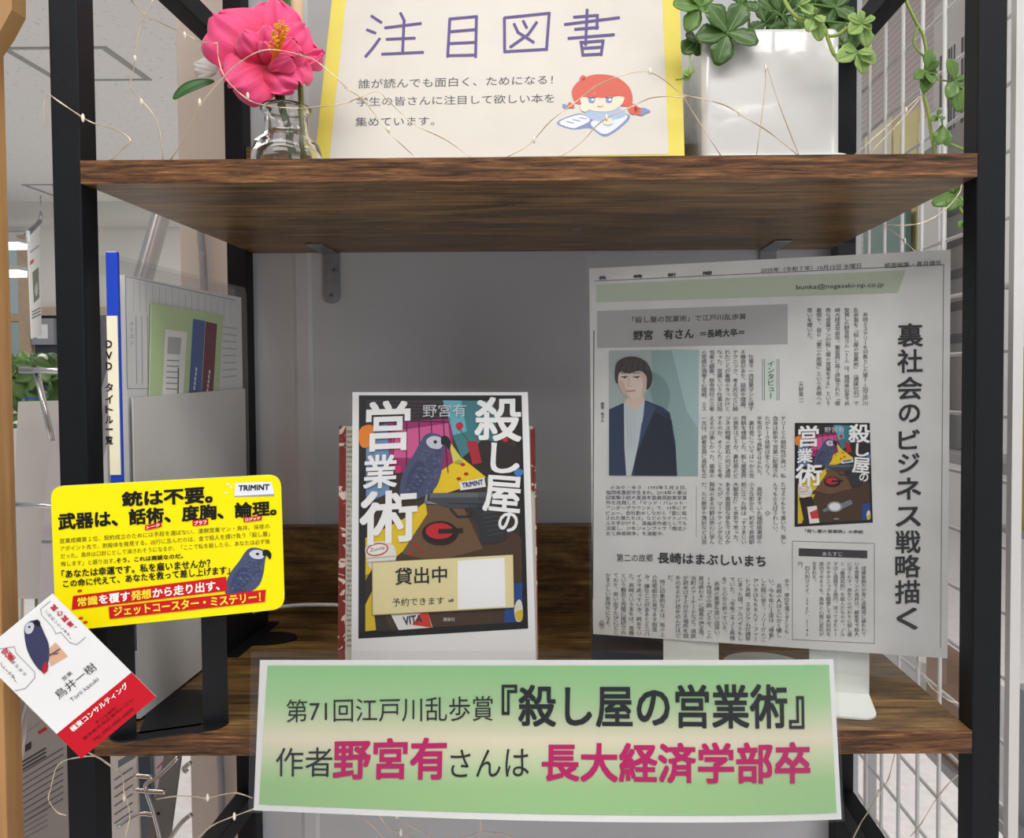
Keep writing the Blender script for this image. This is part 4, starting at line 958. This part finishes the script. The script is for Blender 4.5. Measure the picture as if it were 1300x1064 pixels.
blade(fl, [bs(358, 100, .02), bs(354, 60, .03), bs(356, 20, .034), bs(364, -20, .034)], .022, LEAFD)
blade(fl, [bs(375, 105, .014), bs(360, 112, .006), bs(345, 104, .002), bs(335, 108, .002)], .008, STEM)
blade(fl, [bs(349, 112, .004), bs(343, 108, .0), bs(337, 112, -.002)], .006, mat('dry_sepal', (150, 142, 112), .6))
WPET = mat('white_petal', (232, 232, 228), .5)
petal(fl, bs(247, 84, .012), bs(276, 90, .012), .020, .004, .003, .001, 20, WPET)
petal(fl, bs(266, 46, .018), bs(290, 62, .016), .018, .003, .003, .001, 21, mat('cream_petal', (218, 206, 172), .6))
stk = thing('plant_stick', 'thin tan stick with green stem standing in the glass vase', 'stick', (vc.x+.004, VY+.01, ZU+.02))
b = MB(); b.tube([at(377, -40, VY+.045), at(377, 30, VY+.036), at(378, 60, VY+.03)], .0055, mat('tan_tape', (206, 176, 142), .6, noise=.12, nscale=80), 10); b.build('wrapped_top', stk)
b = MB(); b.tube([at(378, 58, VY+.03), at(381, 105, VY+.016), at(383, 140, VY+.006), at(386, 212, VY+.01)], .0024, mat('olive_stem', (112, 120, 46), .5), 8); b.build('stem', stk)

# ------------------------------------------------------------------ white pot with ivy
CER = mat('white_glazed_ceramic', (224, 223, 222), .10, coat=.3, bump=1.0, bscale=34)
PY_ = .16
pl_, pr_ = at(889, 120, PY_), at(1062, 120, PY_)
ptop = at(975, 44, PY_).z; pcx = (pl_.x+pr_.x)/2; pw = (pr_.x-pl_.x)/2
pot = thing('potted_ivy', 'artificial green ivy in a square white glazed pot on the upper shelf', 'plant', (pcx, PY_+pw, ZU))
def sq(hw, r, z, cx_, cy_, n=6):
    out = []
    for sx_, sy_, a0 in ((1, 1, 0), (-1, 1, 90), (-1, -1, 180), (1, -1, 270)):
        for k in range(n+1):
            a = math.radians(a0+90*k/n); out.append(Vector((cx_+sx_*(hw-r)+r*math.cos(a), cy_+sy_*(hw-r)+r*math.sin(a), z)))
    return out
def loft(rings, m, cap0=True, cap1=True):
    mb = MB(); n = len(rings[0]); vs = [v for r in rings for v in r]; fs = []
    for i in range(len(rings)-1):
        for k in range(n): k2 = (k+1) % n; fs.append((i*n+k, i*n+k2, (i+1)*n+k2, (i+1)*n+k))
    if cap0: fs.append(tuple(range(n-1, -1, -1)))
    if cap1: fs.append(tuple(range((len(rings)-1)*n, len(rings)*n)))
    mb.add(vs, fs, m, True); return mb
pcy = PY_+pw*.8; hd = pw
rings = [sq(pw*.985, .008, ZU+.006, pcx, pcy), sq(pw, .008, ZU+.010, pcx, pcy), sq(pw, .008, ptop-.003, pcx, pcy), sq(pw-.0012, .008, ptop, pcx, pcy), sq(pw-.004, .006, ptop, pcx, pcy), sq(pw-.005, .006, ptop-.004, pcx, pcy), sq(pw-.006, .006, ptop-.03, pcx, pcy)]
o = loft(rings, CER).build('pot', pot)
MB().box((pcx-pw+.007, pcy-pw+.007, ptop-.034), (pcx+pw-.007, pcy+pw-.007, ptop-.026), mat('dark_moss', (58, 66, 44), .9, noise=.3, nscale=150)).build('moss', pot)
sfy = pcy-pw*1.09; sz = at(1075, 193, sfy).z; sr = at(1083, 193, sfy).x; sl_ = at(893, 193, sfy).x; scx = (sr+sl_)/2; shw = (sr-sl_)/2
loft([sq(shw*.97, .012, ZU+.0005, scx, pcy), sq(shw, .012, ZU+.004, scx, pcy), sq(shw, .012, sz-.002, scx, pcy), sq(shw*.985, .012, sz, scx, pcy), sq(pw*.99, .008, sz, pcx, pcy)], WBE, True, False).build('saucer', pot)
VEIN = mat('dark_ivy_leaf', (66, 100, 40), .38, noise=.25, nscale=55, bump=.3, bscale=160)
LITE = mat('light_ivy_leaf', (150, 180, 98), .45, noise=.2, nscale=70, bump=.3, bscale=200)
MIDG = mat('mid_ivy_leaf', (100, 138, 58), .4, noise=.2, nscale=60, bump=.3, bscale=180)
mat('leaf_midrib', (122, 156, 96), .5)
def leaflet(mb, base, tip, w_, nrm, m, droop, vein=True):
    B = Vector(base); T_ = Vector(tip); ax = T_-B; L_ = ax.length; ax.normalize(); nn = (nrm-ax*nrm.dot(ax)).normalized(); sd = ax.cross(nn); vs = []
    NV = 8
    for j in range(NV+1):
        v = j/NV; ww = w_*.5*(math.sin(math.pi*(v**1.35*.9+.05)))**.7*(1.12 if v > .3 else .95)
        if j in (5, 6): ww *= 1.05
        if j in (7,): ww *= .92
        for k in (-1, -.5, 0, .5, 1):
            vs.append(B+ax*(v*L_) + sd*(ww*k) + nn*(-droop*L_*v*v + abs(k)*ww*.28 - (0.12*ww if abs(k) == 1 else 0)*math.sin(j*2)))
    if vein: mb.tube([vs[j*5+2]+nn*.0003 for j in range(NV)], [.00045-.00004*j for j in range(NV)], MATS['leaf_midrib'], 5)
    mb.add(vs, [(j*5+k, j*5+k+1, (j+1)*5+k+1, (j+1)*5+k) for j in range(NV) for k in range(4)], m, True)
def palm_leaf(parent, c, tips, Y, m, dy=0, w_=.6, droop=.12, tipdy=-.006):
    mb = MB(); base = at(c[0], c[1], Y)
    for k, (x, y) in enumerate(tips):
        tp = at(x, y, Y+tipdy+.004*math.sin(k*2.1)); L_ = (tp-base).length
        leaflet(mb, base, tp, L_*w_, Vector((.1, -1, .25)), m, droop)
    return mb.build('leaf', parent, 0, .0005)
QY = PY_-.012
palm_leaf(pot, (924, 42), [(899, 4), (946, 2), (962, 52), (911, 80), (884, 45)], QY-.004, VEIN)
palm_leaf(pot, (889, 10), [(856, 2), (872, 38), (898, 14), (880, -20), (905, -16)], QY-.002, MIDG)
palm_leaf(pot, (972, 30), [(953, 38), (962, 6), (985, 14), (1000, 40)], QY+.028, VEIN)
palm_leaf(pot, (992, 20), [(965, -4), (984, -14), (1008, -6), (1010, 40), (980, 44)], QY+.034, VEIN)
palm_leaf(pot, (1030, 22), [(1008, 2), (1040, -12), (1068, 14), (1056, 42), (1020, 40)], QY+.05, VEIN, w_=.7)
palm_leaf(pot, (1060, 10), [(1040, -14), (1076, -10), (1084, 22), (1062, 40)], QY+.045, VEIN, w_=.7)
palm_leaf(pot, (1075, 30), [(1060, 56), (1084, 62), (1092, 34)], QY+.02, VEIN, w_=.8)
palm_leaf(pot, (884, 52), [(868, 66), (886, 70), (872, 44)], QY+.012, VEIN, w_=.8)
palm_leaf(pot, (940, 6), [(925, -20), (952, -20), (963, 10)], QY+.014, VEIN)
palm_leaf(pot, (1018, 36), [(1000, 44), (1030, 48), (1014, 18)], QY+.02, MIDG, w_=.7)
palm_leaf(pot, (1000, 34), [(985, 46), (975, 40), (994, 18)], QY+.016, VEIN, w_=.5)
for c, q in (((1014, 6), [(1033, 16), (1020, 2), (1030, -4)]), ((1034, 20), [(1026, 38), (1042, 50), (1046, 26), (1036, 10)]), ((1094, 30), [(1078, 20), (1092, 12), (1110, 22), (1106, 36), (1102, 58), (1080, 40)]), ((1088, 66), [(1063, 74), (1070, 58), (1108, 66), (1112, 78), (1098, 92)])):
    palm_leaf(pot, c, q, QY-.03, LITE, w_=.6)
palm_leaf(pot, (876, 96), [(868, 90), (868, 101), (882, 88)], QY-.012, LITE, w_=.8)
STL = mat('pale_green_stem', (150, 172, 84), .5); STD = mat('green_stem', (84, 122, 54), .5)
for pts, r, m in (([(993, -8, .0), (1000, 8, -.02), (1012, 22, -.026), (1030, 28, -.028), (1046, 36, -.03), (1052, 52, -.03), (1062, 72, -.03), (1085, 68, -.03)], .0016, STL), ([(1052, 46, -.03), (1064, 44, -.03), (1078, 34, -.03), (1092, 30, -.03)], .0014, STL), ([(876, 70, .01), (876, 84, -.006), (876, 97, -.012), (858, 101, -.014)], .0009, STL)):
    b = MB(); b.tube(spline([at(x, y, QY+d) for x, y, d in pts], 5), r, m, 7); b.build('stem', pot)
for k, (x, y) in enumerate(((924, 42), (889, 10), (972, 30), (992, 20), (1030, 22), (1060, 10), (940, 6), (1018, 36), (1075, 30))):
    b = MB(); e = at(x, y, QY+.03 if k > 1 else QY); b.tube(spline([(pcx+(e.x-pcx)*.4, pcy-.01, ptop-.028), ((e.x+pcx)/2, (e.y+pcy)/2, max(e.z, ptop)+.004), tuple(e)], 5), .0012, STD, 6); b.build('stem', pot)

# hanging ivy strand at the right side
hv = thing('hanging_ivy', 'thin trailing ivy strand hanging down beside the right-hand wire grid', 'plant', at(1180, 100, .2))
hy = .185
b = MB(); b.tube(spline([(.31, .17, 1.684), (.318, .175, 1.70), at(1140, -30, hy), at(1152, 5, hy), at(1163, 28, hy), at(1172, 45, hy), at(1176, 70, hy), at(1174, 95, hy), at(1172, 115, hy), at(1178, 140, hy), at(1181, 160, hy), at(1186, 190, hy), at(1196, 220, hy+.01), at(1212, 250, hy+.01), at(1222, 272, hy+.01)], 5), .0014, STL, 7); b.build('stem', hv)
b = MB(); b.tube(spline([at(1166, 32, hy), at(1160, 55, hy), at(1176, 75, hy)], 5), .0010, STL, 6); b.build('side_stem', hv); b = MB(); b.tube(spline([at(1174, 97, hy), at(1190, 101, hy), at(1212, 104, hy)], 5), .0008, STL, 6); b.build('side_stem', hv); b = MB(); b.tube(spline([at(1182, 172, hy), at(1200, 180, hy), at(1224, 190, hy)], 5), .0011, STL, 6); b.build('side_stem', hv)
for c, q in (((1176, 90), [(1162, 98), (1182, 62), (1192, 78), (1190, 92), (1175, 116), (1186, 104)]), ((1212, 103), [(1206, 74), (1224, 96), (1205, 122), (1220, 140), (1228, 112)]), ((1190, 148), [(1184, 152), (1194, 138), (1198, 150)]), ((1196, 160), [(1192, 182), (1204, 184), (1196, 152)]), ((1212, 246), [(1186, 258), (1206, 236), (1220, 236), (1206, 266), (1222, 262)]), ((1224, 280), [(1218, 288), (1228, 268), (1230, 290)])):
    palm_leaf(hv, c, q, hy-.002, MIDG, w_=.55)

# ------------------------------------------------------------------ fairy light wire
def fairy(name, lab, paths, beads, r=.0003):
    t = thing(name, lab, 'fairy lights', at(*paths[0][1][0][:2], paths[0][0]), 'copper wire fairy lights')
    for Y, pts in paths:
        b = MB()
        P = [at(q[0], q[1], q[2] if len(q) > 2 else Y) for q in pts]
        P = spline(P, 4)
        b.tube(P, r, WIREM, 6); b.tube([p+Vector((.0004*math.sin(i*.8), -.0003, .0005*math.cos(i*.8))) for i, p in enumerate(P)], r*.8, WIREM, 6)
        b.build('wire_strand', t)
    for x, y, Y in beads:
        c = at(x, y, Y); m = MB(); m.lathe([(0, -.003), (.0008, -.002), (.0012, 0), (.0008, .002), (0, .003)], c+Vector((0, -.0006, 0)), BEADM, 10); m.build('light_bead', t)
a1 = lambda *q: [(x*.3385, y*.3385) for x, y in q]
a2 = lambda *q: [(380+x*.3846, y*.3846) for x, y in q]
a3 = lambda *q: [(840+x*.3538, y*.3538) for x, y in q]
fairy('fairy_light_wire', 'copper fairy light wire looped over the upper shelf before the title sign', [
    (.085, a1((490, 0), (540, 50), (620, 95), (700, 130), (760, 160), (815, 160))), (.075, a1((815, 160), (820, 220), (850, 300), (920, 365), (985, 395), (1100, 405), (1170, 405), (1300, 385)) + a2((180, 330), (258, 300), (290, 330), (380, 410), (480, 460), (575, 524))),
    (.06, a1((575, 0), (530, 90), (508, 200), (500, 270), (490, 330), (540, 385), (590, 460), (612, 600))),
    (.05, a1((640, 600), (690, 520), (740, 420), (790, 345), (900, 235), (1005, 185), (1150, 215), (1215, 250), (1300, 330)) + a2((150, 290), (210, 330), (290, 430), (350, 490), (395, 528))),
    (-.006, a1((165, 480), (165, 400), (180, 358), (215, 375), (300, 435), (350, 460)) + [(x, y, .012) for x, y in a1((440, 490), (490, 525), (460, 560), (415, 600))]),
    (.07, a2((672, 526), (760, 475), (830, 400), (920, 330), (1000, 275), (1120, 235), (1190, 255), (1270, 320)) + a3((75, 345), (130, 430), (212, 560))),
    (.065, a2((850, 526), (930, 470), (1000, 400), (1100, 350), (1170, 322), (1270, 318)) + a3((75, 342), (150, 355), (230, 380), (290, 415), (370, 465), (440, 515), (488, 558))),
    (.10, a3((340, 560), (372, 300), (370, 235), (385, 260), (430, 400), (492, 556))),
    (.18, a3((692, 556), (800, 460), (935, 340), (860, 430), (742, 556))), (.2, a3((935, 340), (950, 430), (985, 552))),
    ], [(38+68, 150, -.008), (172, 75, .06), (180, 130, .06), (235, 45, .085), (254, 130, .05), (315, 122, .075), (678, 178, .07), (770, 150, .065), (938, 143, .065), (972, 87, .10), (825, 91, .07), (1150, 140, .18), (494, 165, .05)])
a4 = lambda *q: [(1060+x*.1846, 940+y*.1846) for x, y in q]
a5 = lambda *q: [(1070+x*.1308, 810+y*.1308) for x, y in q]
a6 = lambda *q: [(110+x*.1769, 940+y*.1769) for x, y in q]
a7 = lambda *q: [(x*.1918, 860+y*.1918) for x, y in q]
a8 = lambda *q: [(300+x*.3538, 1000+y*.3538) for x, y in q]
a9 = lambda *q: [(1080+x*.1692, 190+y*.1692) for x, y in q]
fairy('fairy_light_wire', 'copper fairy light wire hanging around the lower shelf and green sign', [
    (.12, a9((830, 250), (810, 330), (700, 460), (540, 545), (400, 570), (245, 565), (345, 640), (490, 770))),
    (.10, a5((715, 165), (740, 260), (760, 330), (840, 450), (930, 540), (1040, 610), (1120, 630))), (.06, a4((100, 720), (170, 580), (230, 490), (290, 380), (350, 300), (385, 200), (410, 95))), (.10, a4((520, 660), (600, 560), (680, 430), (760, 320), (850, 235))),
    (-.004, a6((0, 85), (40, 100)) + [(127.7, 963, -.006)] + [(x, y, .006) for x, y in a6((200, 195), (255, 260), (265, 340), (290, 440), (310, 560), (270, 700))]), (.015, a6((500, 425), (620, 400), (760, 405), (870, 410), (1000, 385), (1080, 375), (1190, 415))), (-.002, a6((800, 700), (900, 610), (1060, 545), (1210, 485))),
    (-.006, a7((640, 525), (530, 525), (385, 580), (335, 740), (325, 820), (380, 890), (440, 915))), (-.03, [(120, 960)] + a7((700, 560), (730, 590))),
    (.0, a8((420, 70), (420, 88), (470, 122), (540, 190))), (.0, a8((500, 70), (507, 85), (545, 145), (590, 160), (650, 190))), (.0, a8((560, 70), (565, 88), (620, 135), (730, 190))), (.0, a8((878, 70), (877, 120), (872, 160), (800, 182), (780, 190))), (.0, a8((872, 160), (960, 165), (1010, 190)))],
    [(1115, 1006, .06), (298, 1036, -.002), (158, 1012, .01), (264, 1012, .015), (504, 1034, 0), (509, 1056, 0), (1148, 306, .12), (1190, 900, .10)])

# ------------------------------------------------------------------ wire grid at the right
WG = mat('white_wire_coating', (216, 214, 212), .4)
GX = .400
gp = thing('wire_grid_panel', 'white wire grid panel standing along the right side of the shelving', 'grid', (GX, .45, 0))
GY0, GY1 = .133, 1.05
def rod(p, q, r, name, m=WG): b = MB(); b.tube([p, q], r, m, 8); return b.build(name, gp)
y = GY0+.033; k = 0
while y < GY1: rod((GX, y, .05), (GX, y, 2.1), .0022, 'upright_wire'); y += .0495
z = at_x(1143, 66.7, GX).z-.0567*24
while z < 2.1: rod((GX+.0036, GY0, z), (GX+.0036, GY1, z), .0019, 'cross_wire'); z += .0567
b = MB()
for yy in (GY0, GY1): b.box((GX-.004, yy-.004, 0), (GX+.0045, yy+.004, 2.15), WG)
b.box((GX-.005, GY0, 2.1), (GX+.005, GY1, 2.11), WG); b.box((GX-.15, GY1-.02, 0), (GX+.15, GY1+.02, .02), WG); b.build('frame', gp)

# display rack behind the grid and what stands on it
RK = mat('grey_rack_steel', (168, 168, 170), .45)
dr = thing('display_rack', 'pale display rack behind the wire grid with ribbed grey back', 'rack', (.9, .9, 0))
RIB = bpy.data.materials.new('ribbed_grey_panel'); RIB.use_nodes = True
_n = RIB.node_tree.nodes; _L = RIB.node_tree.links; _b = _n['Principled BSDF']
_tc = _n.new('ShaderNodeTexCoord'); _wv = _n.new('ShaderNodeTexWave'); _wv.bands_direction = 'Z'; _wv.inputs['Scale'].default_value = 22
_L.new(_tc.outputs['Object'], _wv.inputs['Vector']); _cr = _n.new('ShaderNodeValToRGB'); _cr.color_ramp.elements[0].color = srgb((176, 168, 166)); _cr.color_ramp.elements[1].color = srgb((194, 186, 184))
_L.new(_wv.outputs['Fac'], _cr.inputs[0]); _L.new(_cr.outputs[0], _b.inputs['Base Color']); _b.inputs['Roughness'].default_value = .6
DX = .72
MB().box((DX+.06, .30, 1.24), (DX+.08, 2.4, 2.3), RIB).build('back_panel', dr)
for z in (1.235, .79): MB().box((DX-.16, .30, z-.014), (DX+.08, 1.6, z), RK).build('shelf', dr)
for yy in (.32, 1.55):
    MB().box((DX+.081, yy-.015, 0), (DX+.105, yy+.015, 2.3), RK).build('post', dr)
MB().box((DX+.04, .30, .0), (DX+.12, 1.6, .02), RK).build('foot', dr)
def slab(name, lab, cat, p, q, X, m, th=.01, prints=(), group=None, zbase=None):
    """an upright booklet lying in a plane parallel to the grid"""
    a = at_x(*p, X); b = at_x(*q, X); y0, y1 = sorted((a.y, b.y)); z0, z1 = sorted((a.z, b.z))
    if zbase: z0 = zbase
    t = thing(name, lab, cat, (X, (y0+y1)/2, z0), group)
    MB().box((X, y0, z0), (X+th, y1, z1), m).build('cover', t)
    MB().box((X+.0008, y0+.001, z0+.002), (X+th-.0008, y1+.0012, z1-.002), mat('cream_pages')).build('pages', t)
    g = MB()
    for u0, v0, u1, v1, mm in prints: g.box((X-.0006, y1-(y1-y0)*u1, z1-(z1-z0)*v1), (X-.0001, y1-(y1-y0)*u0, z1-(z1-z0)*v0), mm)
    if prints: g.build('print', t)
    return t
CRM = mat('cream_magazine', (226, 220, 190), .5); WHM = mat('white_magazine', (232, 232, 232), .45); TEAL = mat('teal_cover', (108, 140, 136), .5); YLW = mat('pale_yellow_cover', (232, 220, 150), .5); BRN = mat('brown_cover', (150, 116, 92), .5); GRY = mat('grey_cover', (150, 152, 156), .5); OLV = mat('olive_yellow_cover', (196, 186, 84), .5)
gk = ink('8d8d90')
RZ = 1.2355
slab('magazine', 'cream magazine farthest along the rack shelf behind the wire grid', 'magazine', (1098, 175), (1132, 190), .58, CRM, .012, ((.1, .1, .8, .2, ink('c8bf90')),), 'magazines on the rack behind the grid', RZ)
slab('magazine', 'pale yellow magazine with upright stripe beside the white barcode carton', 'magazine', (1134, 160), (1164, 190), .575, YLW, .012, ((.2, .05, .3, .9, ink('e6dfae')),), 'magazines on the rack behind the grid', RZ)
slab('magazine', 'white magazine in front of the ribbed panel behind the wire grid', 'magazine', (1166, 156), (1192, 200), .565, WHM, .012, ((.3, .1, .9, .16, gk),), 'magazines on the rack behind the grid', RZ)
bars = [(.12+.05*k, .12, .12+.05*k+(.02 if k % 3 else .032), .3, ink('54545a')) for k in range(6)] + [(.5+.05*k, .12, .5+.05*k+(.02 if k % 2 else .03), .3, ink('54545a')) for k in range(5)] + [(.1, .4+.07*k, .8, .42+.07*k, ink('9a9a9e')) for k in range(6)]
slab('barcode_carton', 'white carton with black barcodes behind the upper wire grid', 'carton', (1186, 12), (1262, 40), .60, mat('white_carton', (214, 212, 212), .5), .10, bars, zbase=RZ)
slab('magazine', 'short teal green magazine seen above the clipping behind the grid', 'magazine', (1096, 292), (1150, 296), .56, TEAL, .008, ((.1, .3, .6, .5, ink('d4d8d4')),), 'magazines on the rack behind the grid', RZ)
slab('storage_box', 'low pale grey box on the bottom rack shelf behind the grid', 'box', (1100, 838), (1172, 842), .58, mat('pale_grey_box', (196, 194, 192), .5), .06, (), zbase=.7905)
slab('folder', 'brown folder beside the grey box on the bottom rack shelf', 'folder', (1176, 846), (1222, 850), .57, BRN, .03, (), zbase=.7905)
# right of the post: a poster board and magazines
slab('poster_board', 'white board with grey capital letter at the right edge beyond the grid frame', 'board', (1296, -60), (1350, 345), .50, mat('white_board', (222, 220, 220), .4), .012, ((.80, .30, .97, .315, gk), (.80, .42, .97, .43, gk)))
slab('magazine', 'olive yellow magazine at the right edge below the white board', 'magazine', (1294, 440), (1350, 690), .50, OLV, .012, ((.7, .0, 1, .3, WHM),))
slab('magazine', 'blue grey magazine at the lower right edge beyond the grid frame', 'magazine', (1286, 868), (1350, 1100), .50, mat('blue_grey_cover', (158, 166, 174), .5), .014, ((.6, .3, 1, .34, WHM),))
for py in (345, 690, 1100):
    p = at_x(1350, py, .50); q = at_x(1290, py, .50)
    MB().box((.49, p.y, p.z-.006), (DX+.105, .335, p.z-.0004), RK).build('holder_ledge', dr)

# ------------------------------------------------------------------ leaning tube stand, brochures at the left
br_ = thing('brochure_stand', 'chrome wire brochure stand with a leaning tube frame left of the shelving', 'stand', (-.75, .5, 0))
BYY = .50
b = MB(); P0 = at(214, 240, BYY+.1); P1 = at(10, 965, BYY-.05); d = (P1-P0).normalized()
b.tube([P0-d*.02, P0, P1, P1+d*(P1.z/-d.z)], .0125, mat('satin_chrome_tube', (186, 187, 190), .3, .8), 16); b.build('tube_leg', br_)
b = MB(); b.tube([at(25, 470, .42), at(110, 472, .42)], .0035, CHROME, 8); b.tube([at(46, 472, .425), at(62, 540, .425), at(66, 560, .425)], .0035, CHROME, 8); b.build('top_bar', br_)
b = MB(); b.tube([at(4, 640, .40), at(110, 645, .40)], .0028, CHROME, 8); b.tube([at(54, 688, .40), at(110, 690, .40)], .0022, CHROME, 8); b.build('cross_bar', br_)
FOLD = mat('grey_white_folder', (212, 211, 208), .55); FOLD2 = mat('pale_lilac_folder', (218, 214, 220), .55)
def brochure(lab, q, Y, m, th=.006, prints=None, dY=0, lean=None, group='brochures in the chrome stand'):
    sh_ = Sheet(((q[0][0], q[0][1], Y+dY), (q[1][0], q[1][1], Y+dY), (q[3][0], q[3][1], Y)))
    t = thing('brochure', lab, 'brochure', sh_.P(*q[3]), group)
    card(sh_, q, m, th).build('cover', t)
    card(sh_, [(x+.6, y+.6) for x, y in q], mat('cream_pages'), th*.6, -th*.2).build('pages', t)
    if prints: g = Ink(sh_, base=2); prints(g); g.build('print', t)
    return t
brochure('grey folder standing upright in the chrome wire stand', [(23, 510), (92, 508), (90, 760), (12, 760)], .46, FOLD, .008, lambda g: (g.poly([(29, 504.5), (54, 505), (54, 507), (29, 506.5)], ink('3858b8')),), .03)
brochure('pale lilac folder leaning in front of the grey folder', [(64, 545), (96, 530), (96, 790), (46, 790)], .42, FOLD2, .01, None, .02)
brochure('white folder behind the grey folder next to the wooden bookcase', [(5, 545), (30, 543), (26, 800), (4, 800)], .50, WHM, .006, None, .03)
def pr1(g):
    for k in range(9): g.line([(22, 985+k*8), (80, 950+k*8)], 1.6, ink('6a6a6e'))
    g.poly([(32, 946), (40, 941), (40, 950), (32, 955)], ink('3c3c40')); g.line([(50, 930), (58, 925)], 4, ink('c03a3a')); g.line([(36, 928), (50, 918)], 1, gk)
    for k in range(3): g.line([(24, 970+k*5), (58, 950+k*5)], 2.2, ink('4a4a50'))
    for k in range(5): g.line([(24, 1040+k*7), (60, 1020+k*7)], 2, ink('8a8a90'))
brochure('printed brochure with slanting text lines low beside the wooden bookcase', [(36, 900), (90, 930), (94, 1090), (18, 1090)], .30, mat('shade_toned_paper', (170, 168, 168), .6), .004, pr1, .02)  # paper colour darkened to stand for the shade low down here
def pr2(g):
    for k in range(6): g.line([(146, 990+k*11), (168, 975+k*11)], 2, ink('85858a'))
    g.poly([(150, 966), (172, 953), (172, 962), (150, 975)], ink('7b8790'))
brochure('white leaflet with grey print seen below the shelf beside the post', [(140, 955), (172, 950), (178, 1090), (140, 1090)], .34, WHM, .004, pr2, .01)
def pr3(g): g.poly([(176, 962), (190, 960), (192, 1000), (178, 1006)], ink('4c545c'))
brochure('dark blue grey booklet under the shelf between leaflets', [(170, 940), (194, 938), (198, 1090), (166, 1090)], .38, mat('slate_cover', (104, 114, 124), .5), .004, pr3, .01)
def pr4(g): g.line([(200, 975), (212, 962)], 2, ink('c85a78')); g.line([(198, 986), (212, 972)], 2, ink('c85a78'))
brochure('pink lettered leaflet under the shelf behind the chrome hook', [(194, 945), (216, 940), (205, 1090), (186, 1090)], .42, mat('pinkish_paper', (226, 214, 218), .6), .004, pr4, .01)
GRS = mat('grey_plastic_strip', (128, 126, 124), .5)
b = MB(); sh_ = Sheet(((222, 940, .36), (234, 940, .36), (190, 1080, .33)))
t = thing('punched_strip', 'grey punched plastic strip slanting under the shelf beside the beige column', 'strip', sh_.P(200, 1090))
card(sh_, [(212, 940), (232, 940), (212, 1090), (182, 1090)], GRS, .004).build('strip', t)
g = Ink(sh_, base=1); g.ell(207, 1004, 3, 2.4, ink('202020')); g.ell(201, 1033, 2.4, 2.2, ink('202020')); g.build('holes', t)
for pts in ([(170, 985), (194, 987)], [(170, 1003), (190, 1005), (210, 1006)], [(226, 962), (202, 985), (186, 995), (186, 1005), (196, 1035), (206, 1075)], [(242, 968), (233, 976), (238, 980)], [(212, 1070), (230, 1045), (243, 1034)], [(150, 1050), (175, 1034), (196, 1035)], [(44, 1075), (70, 1042), (85, 1036)], [(36, 1075), (36, 1045), (44, 1030)]):
    b = MB(); b.tube(spline([at(x, y, .32) for x, y in pts], 4), .0024, CHROME, 8); b.build('wire_hook', br_)
# potted plant at the left
pp = thing('leafy_plant', 'bushy green plant beyond the chrome brochure stand by the window', 'plant', at(40, 560, 1.6))
b = MB(); pc = at(45, 540, 1.6)
b.tube([(pc.x, pc.y, 0.45), (pc.x, pc.y, pc.z-.1)], .012, STD, 8); b.build('stem', pp)
MB().lathe([(0, 0), (.10, 0), (.14, .3), (.15, .45), (.13, .45), (.12, .40), (0, .40)], (pc.x, pc.y, 0), mat('grey_planter', (170, 170, 168), .6), 28).build('planter', pp)
rr = random.Random(5); PLG = mat('plant_leaf_green', (92, 124, 62), .45, noise=.2, nscale=20)
for k in range(150):
    c = at(rr.uniform(2, 85), rr.uniform(455, 600), 1.6+rr.uniform(-.15, .15)); a = rr.uniform(0, 6.28); L_ = rr.uniform(.05, .085)
    d = Vector((math.cos(a), rr.uniform(-.6, .2), math.sin(a)*.7)).normalized()
    mb = MB(); leaflet(mb, c-d*L_*.5, c+d*L_*.5, L_*.5, Vector((.2, -1, .6)).normalized(), (VEIN, PLG, VEIN)[k % 3], .15, False); mb.build('leaf', pp, 0, .001)
for x, y in ((54, 455), (10, 520), (22, 540)):
    c = at(x, y, 1.5); mb = MB(); mb.lathe([(0, -.012), (.010, -.006), (.013, .002), (.007, .01), (0, .012)], c, WPET, 10); mb.build('flower', pp)
# wooden bookcase at the left edge
OAK = ramp_mat('light_oak', [(.3, (160, 112, 66)), (.5, (186, 138, 86)), (.7, (204, 160, 106))], 'Object', (60, 60, 3), .45, 5, .1)
a = at(-15, 300, .0); b0 = at(20, 1064, -.0)
wb = thing('wooden_bookcase', 'light oak bookcase side panel at the left edge of view', 'bookcase', (a.x-.1, .1, 0))
MB().box((a.x-.32, .0, 0), (a.x+.0018, .018, 2.1), OAK).build('side_panel', wb, .001)
zt = at(10, 12, 0).z
MB().prism([at(-40, -20, -.014), at(15, -20, -.014), at(15, 12, -.014), at(0, 40, -.014), at(-40, 100, -.014)], (0, .0138, 0), mat('oak_bracket', (170, 130, 84), .5)).build('top_bracket', wb)
bpy.data.objects.remove(_to)
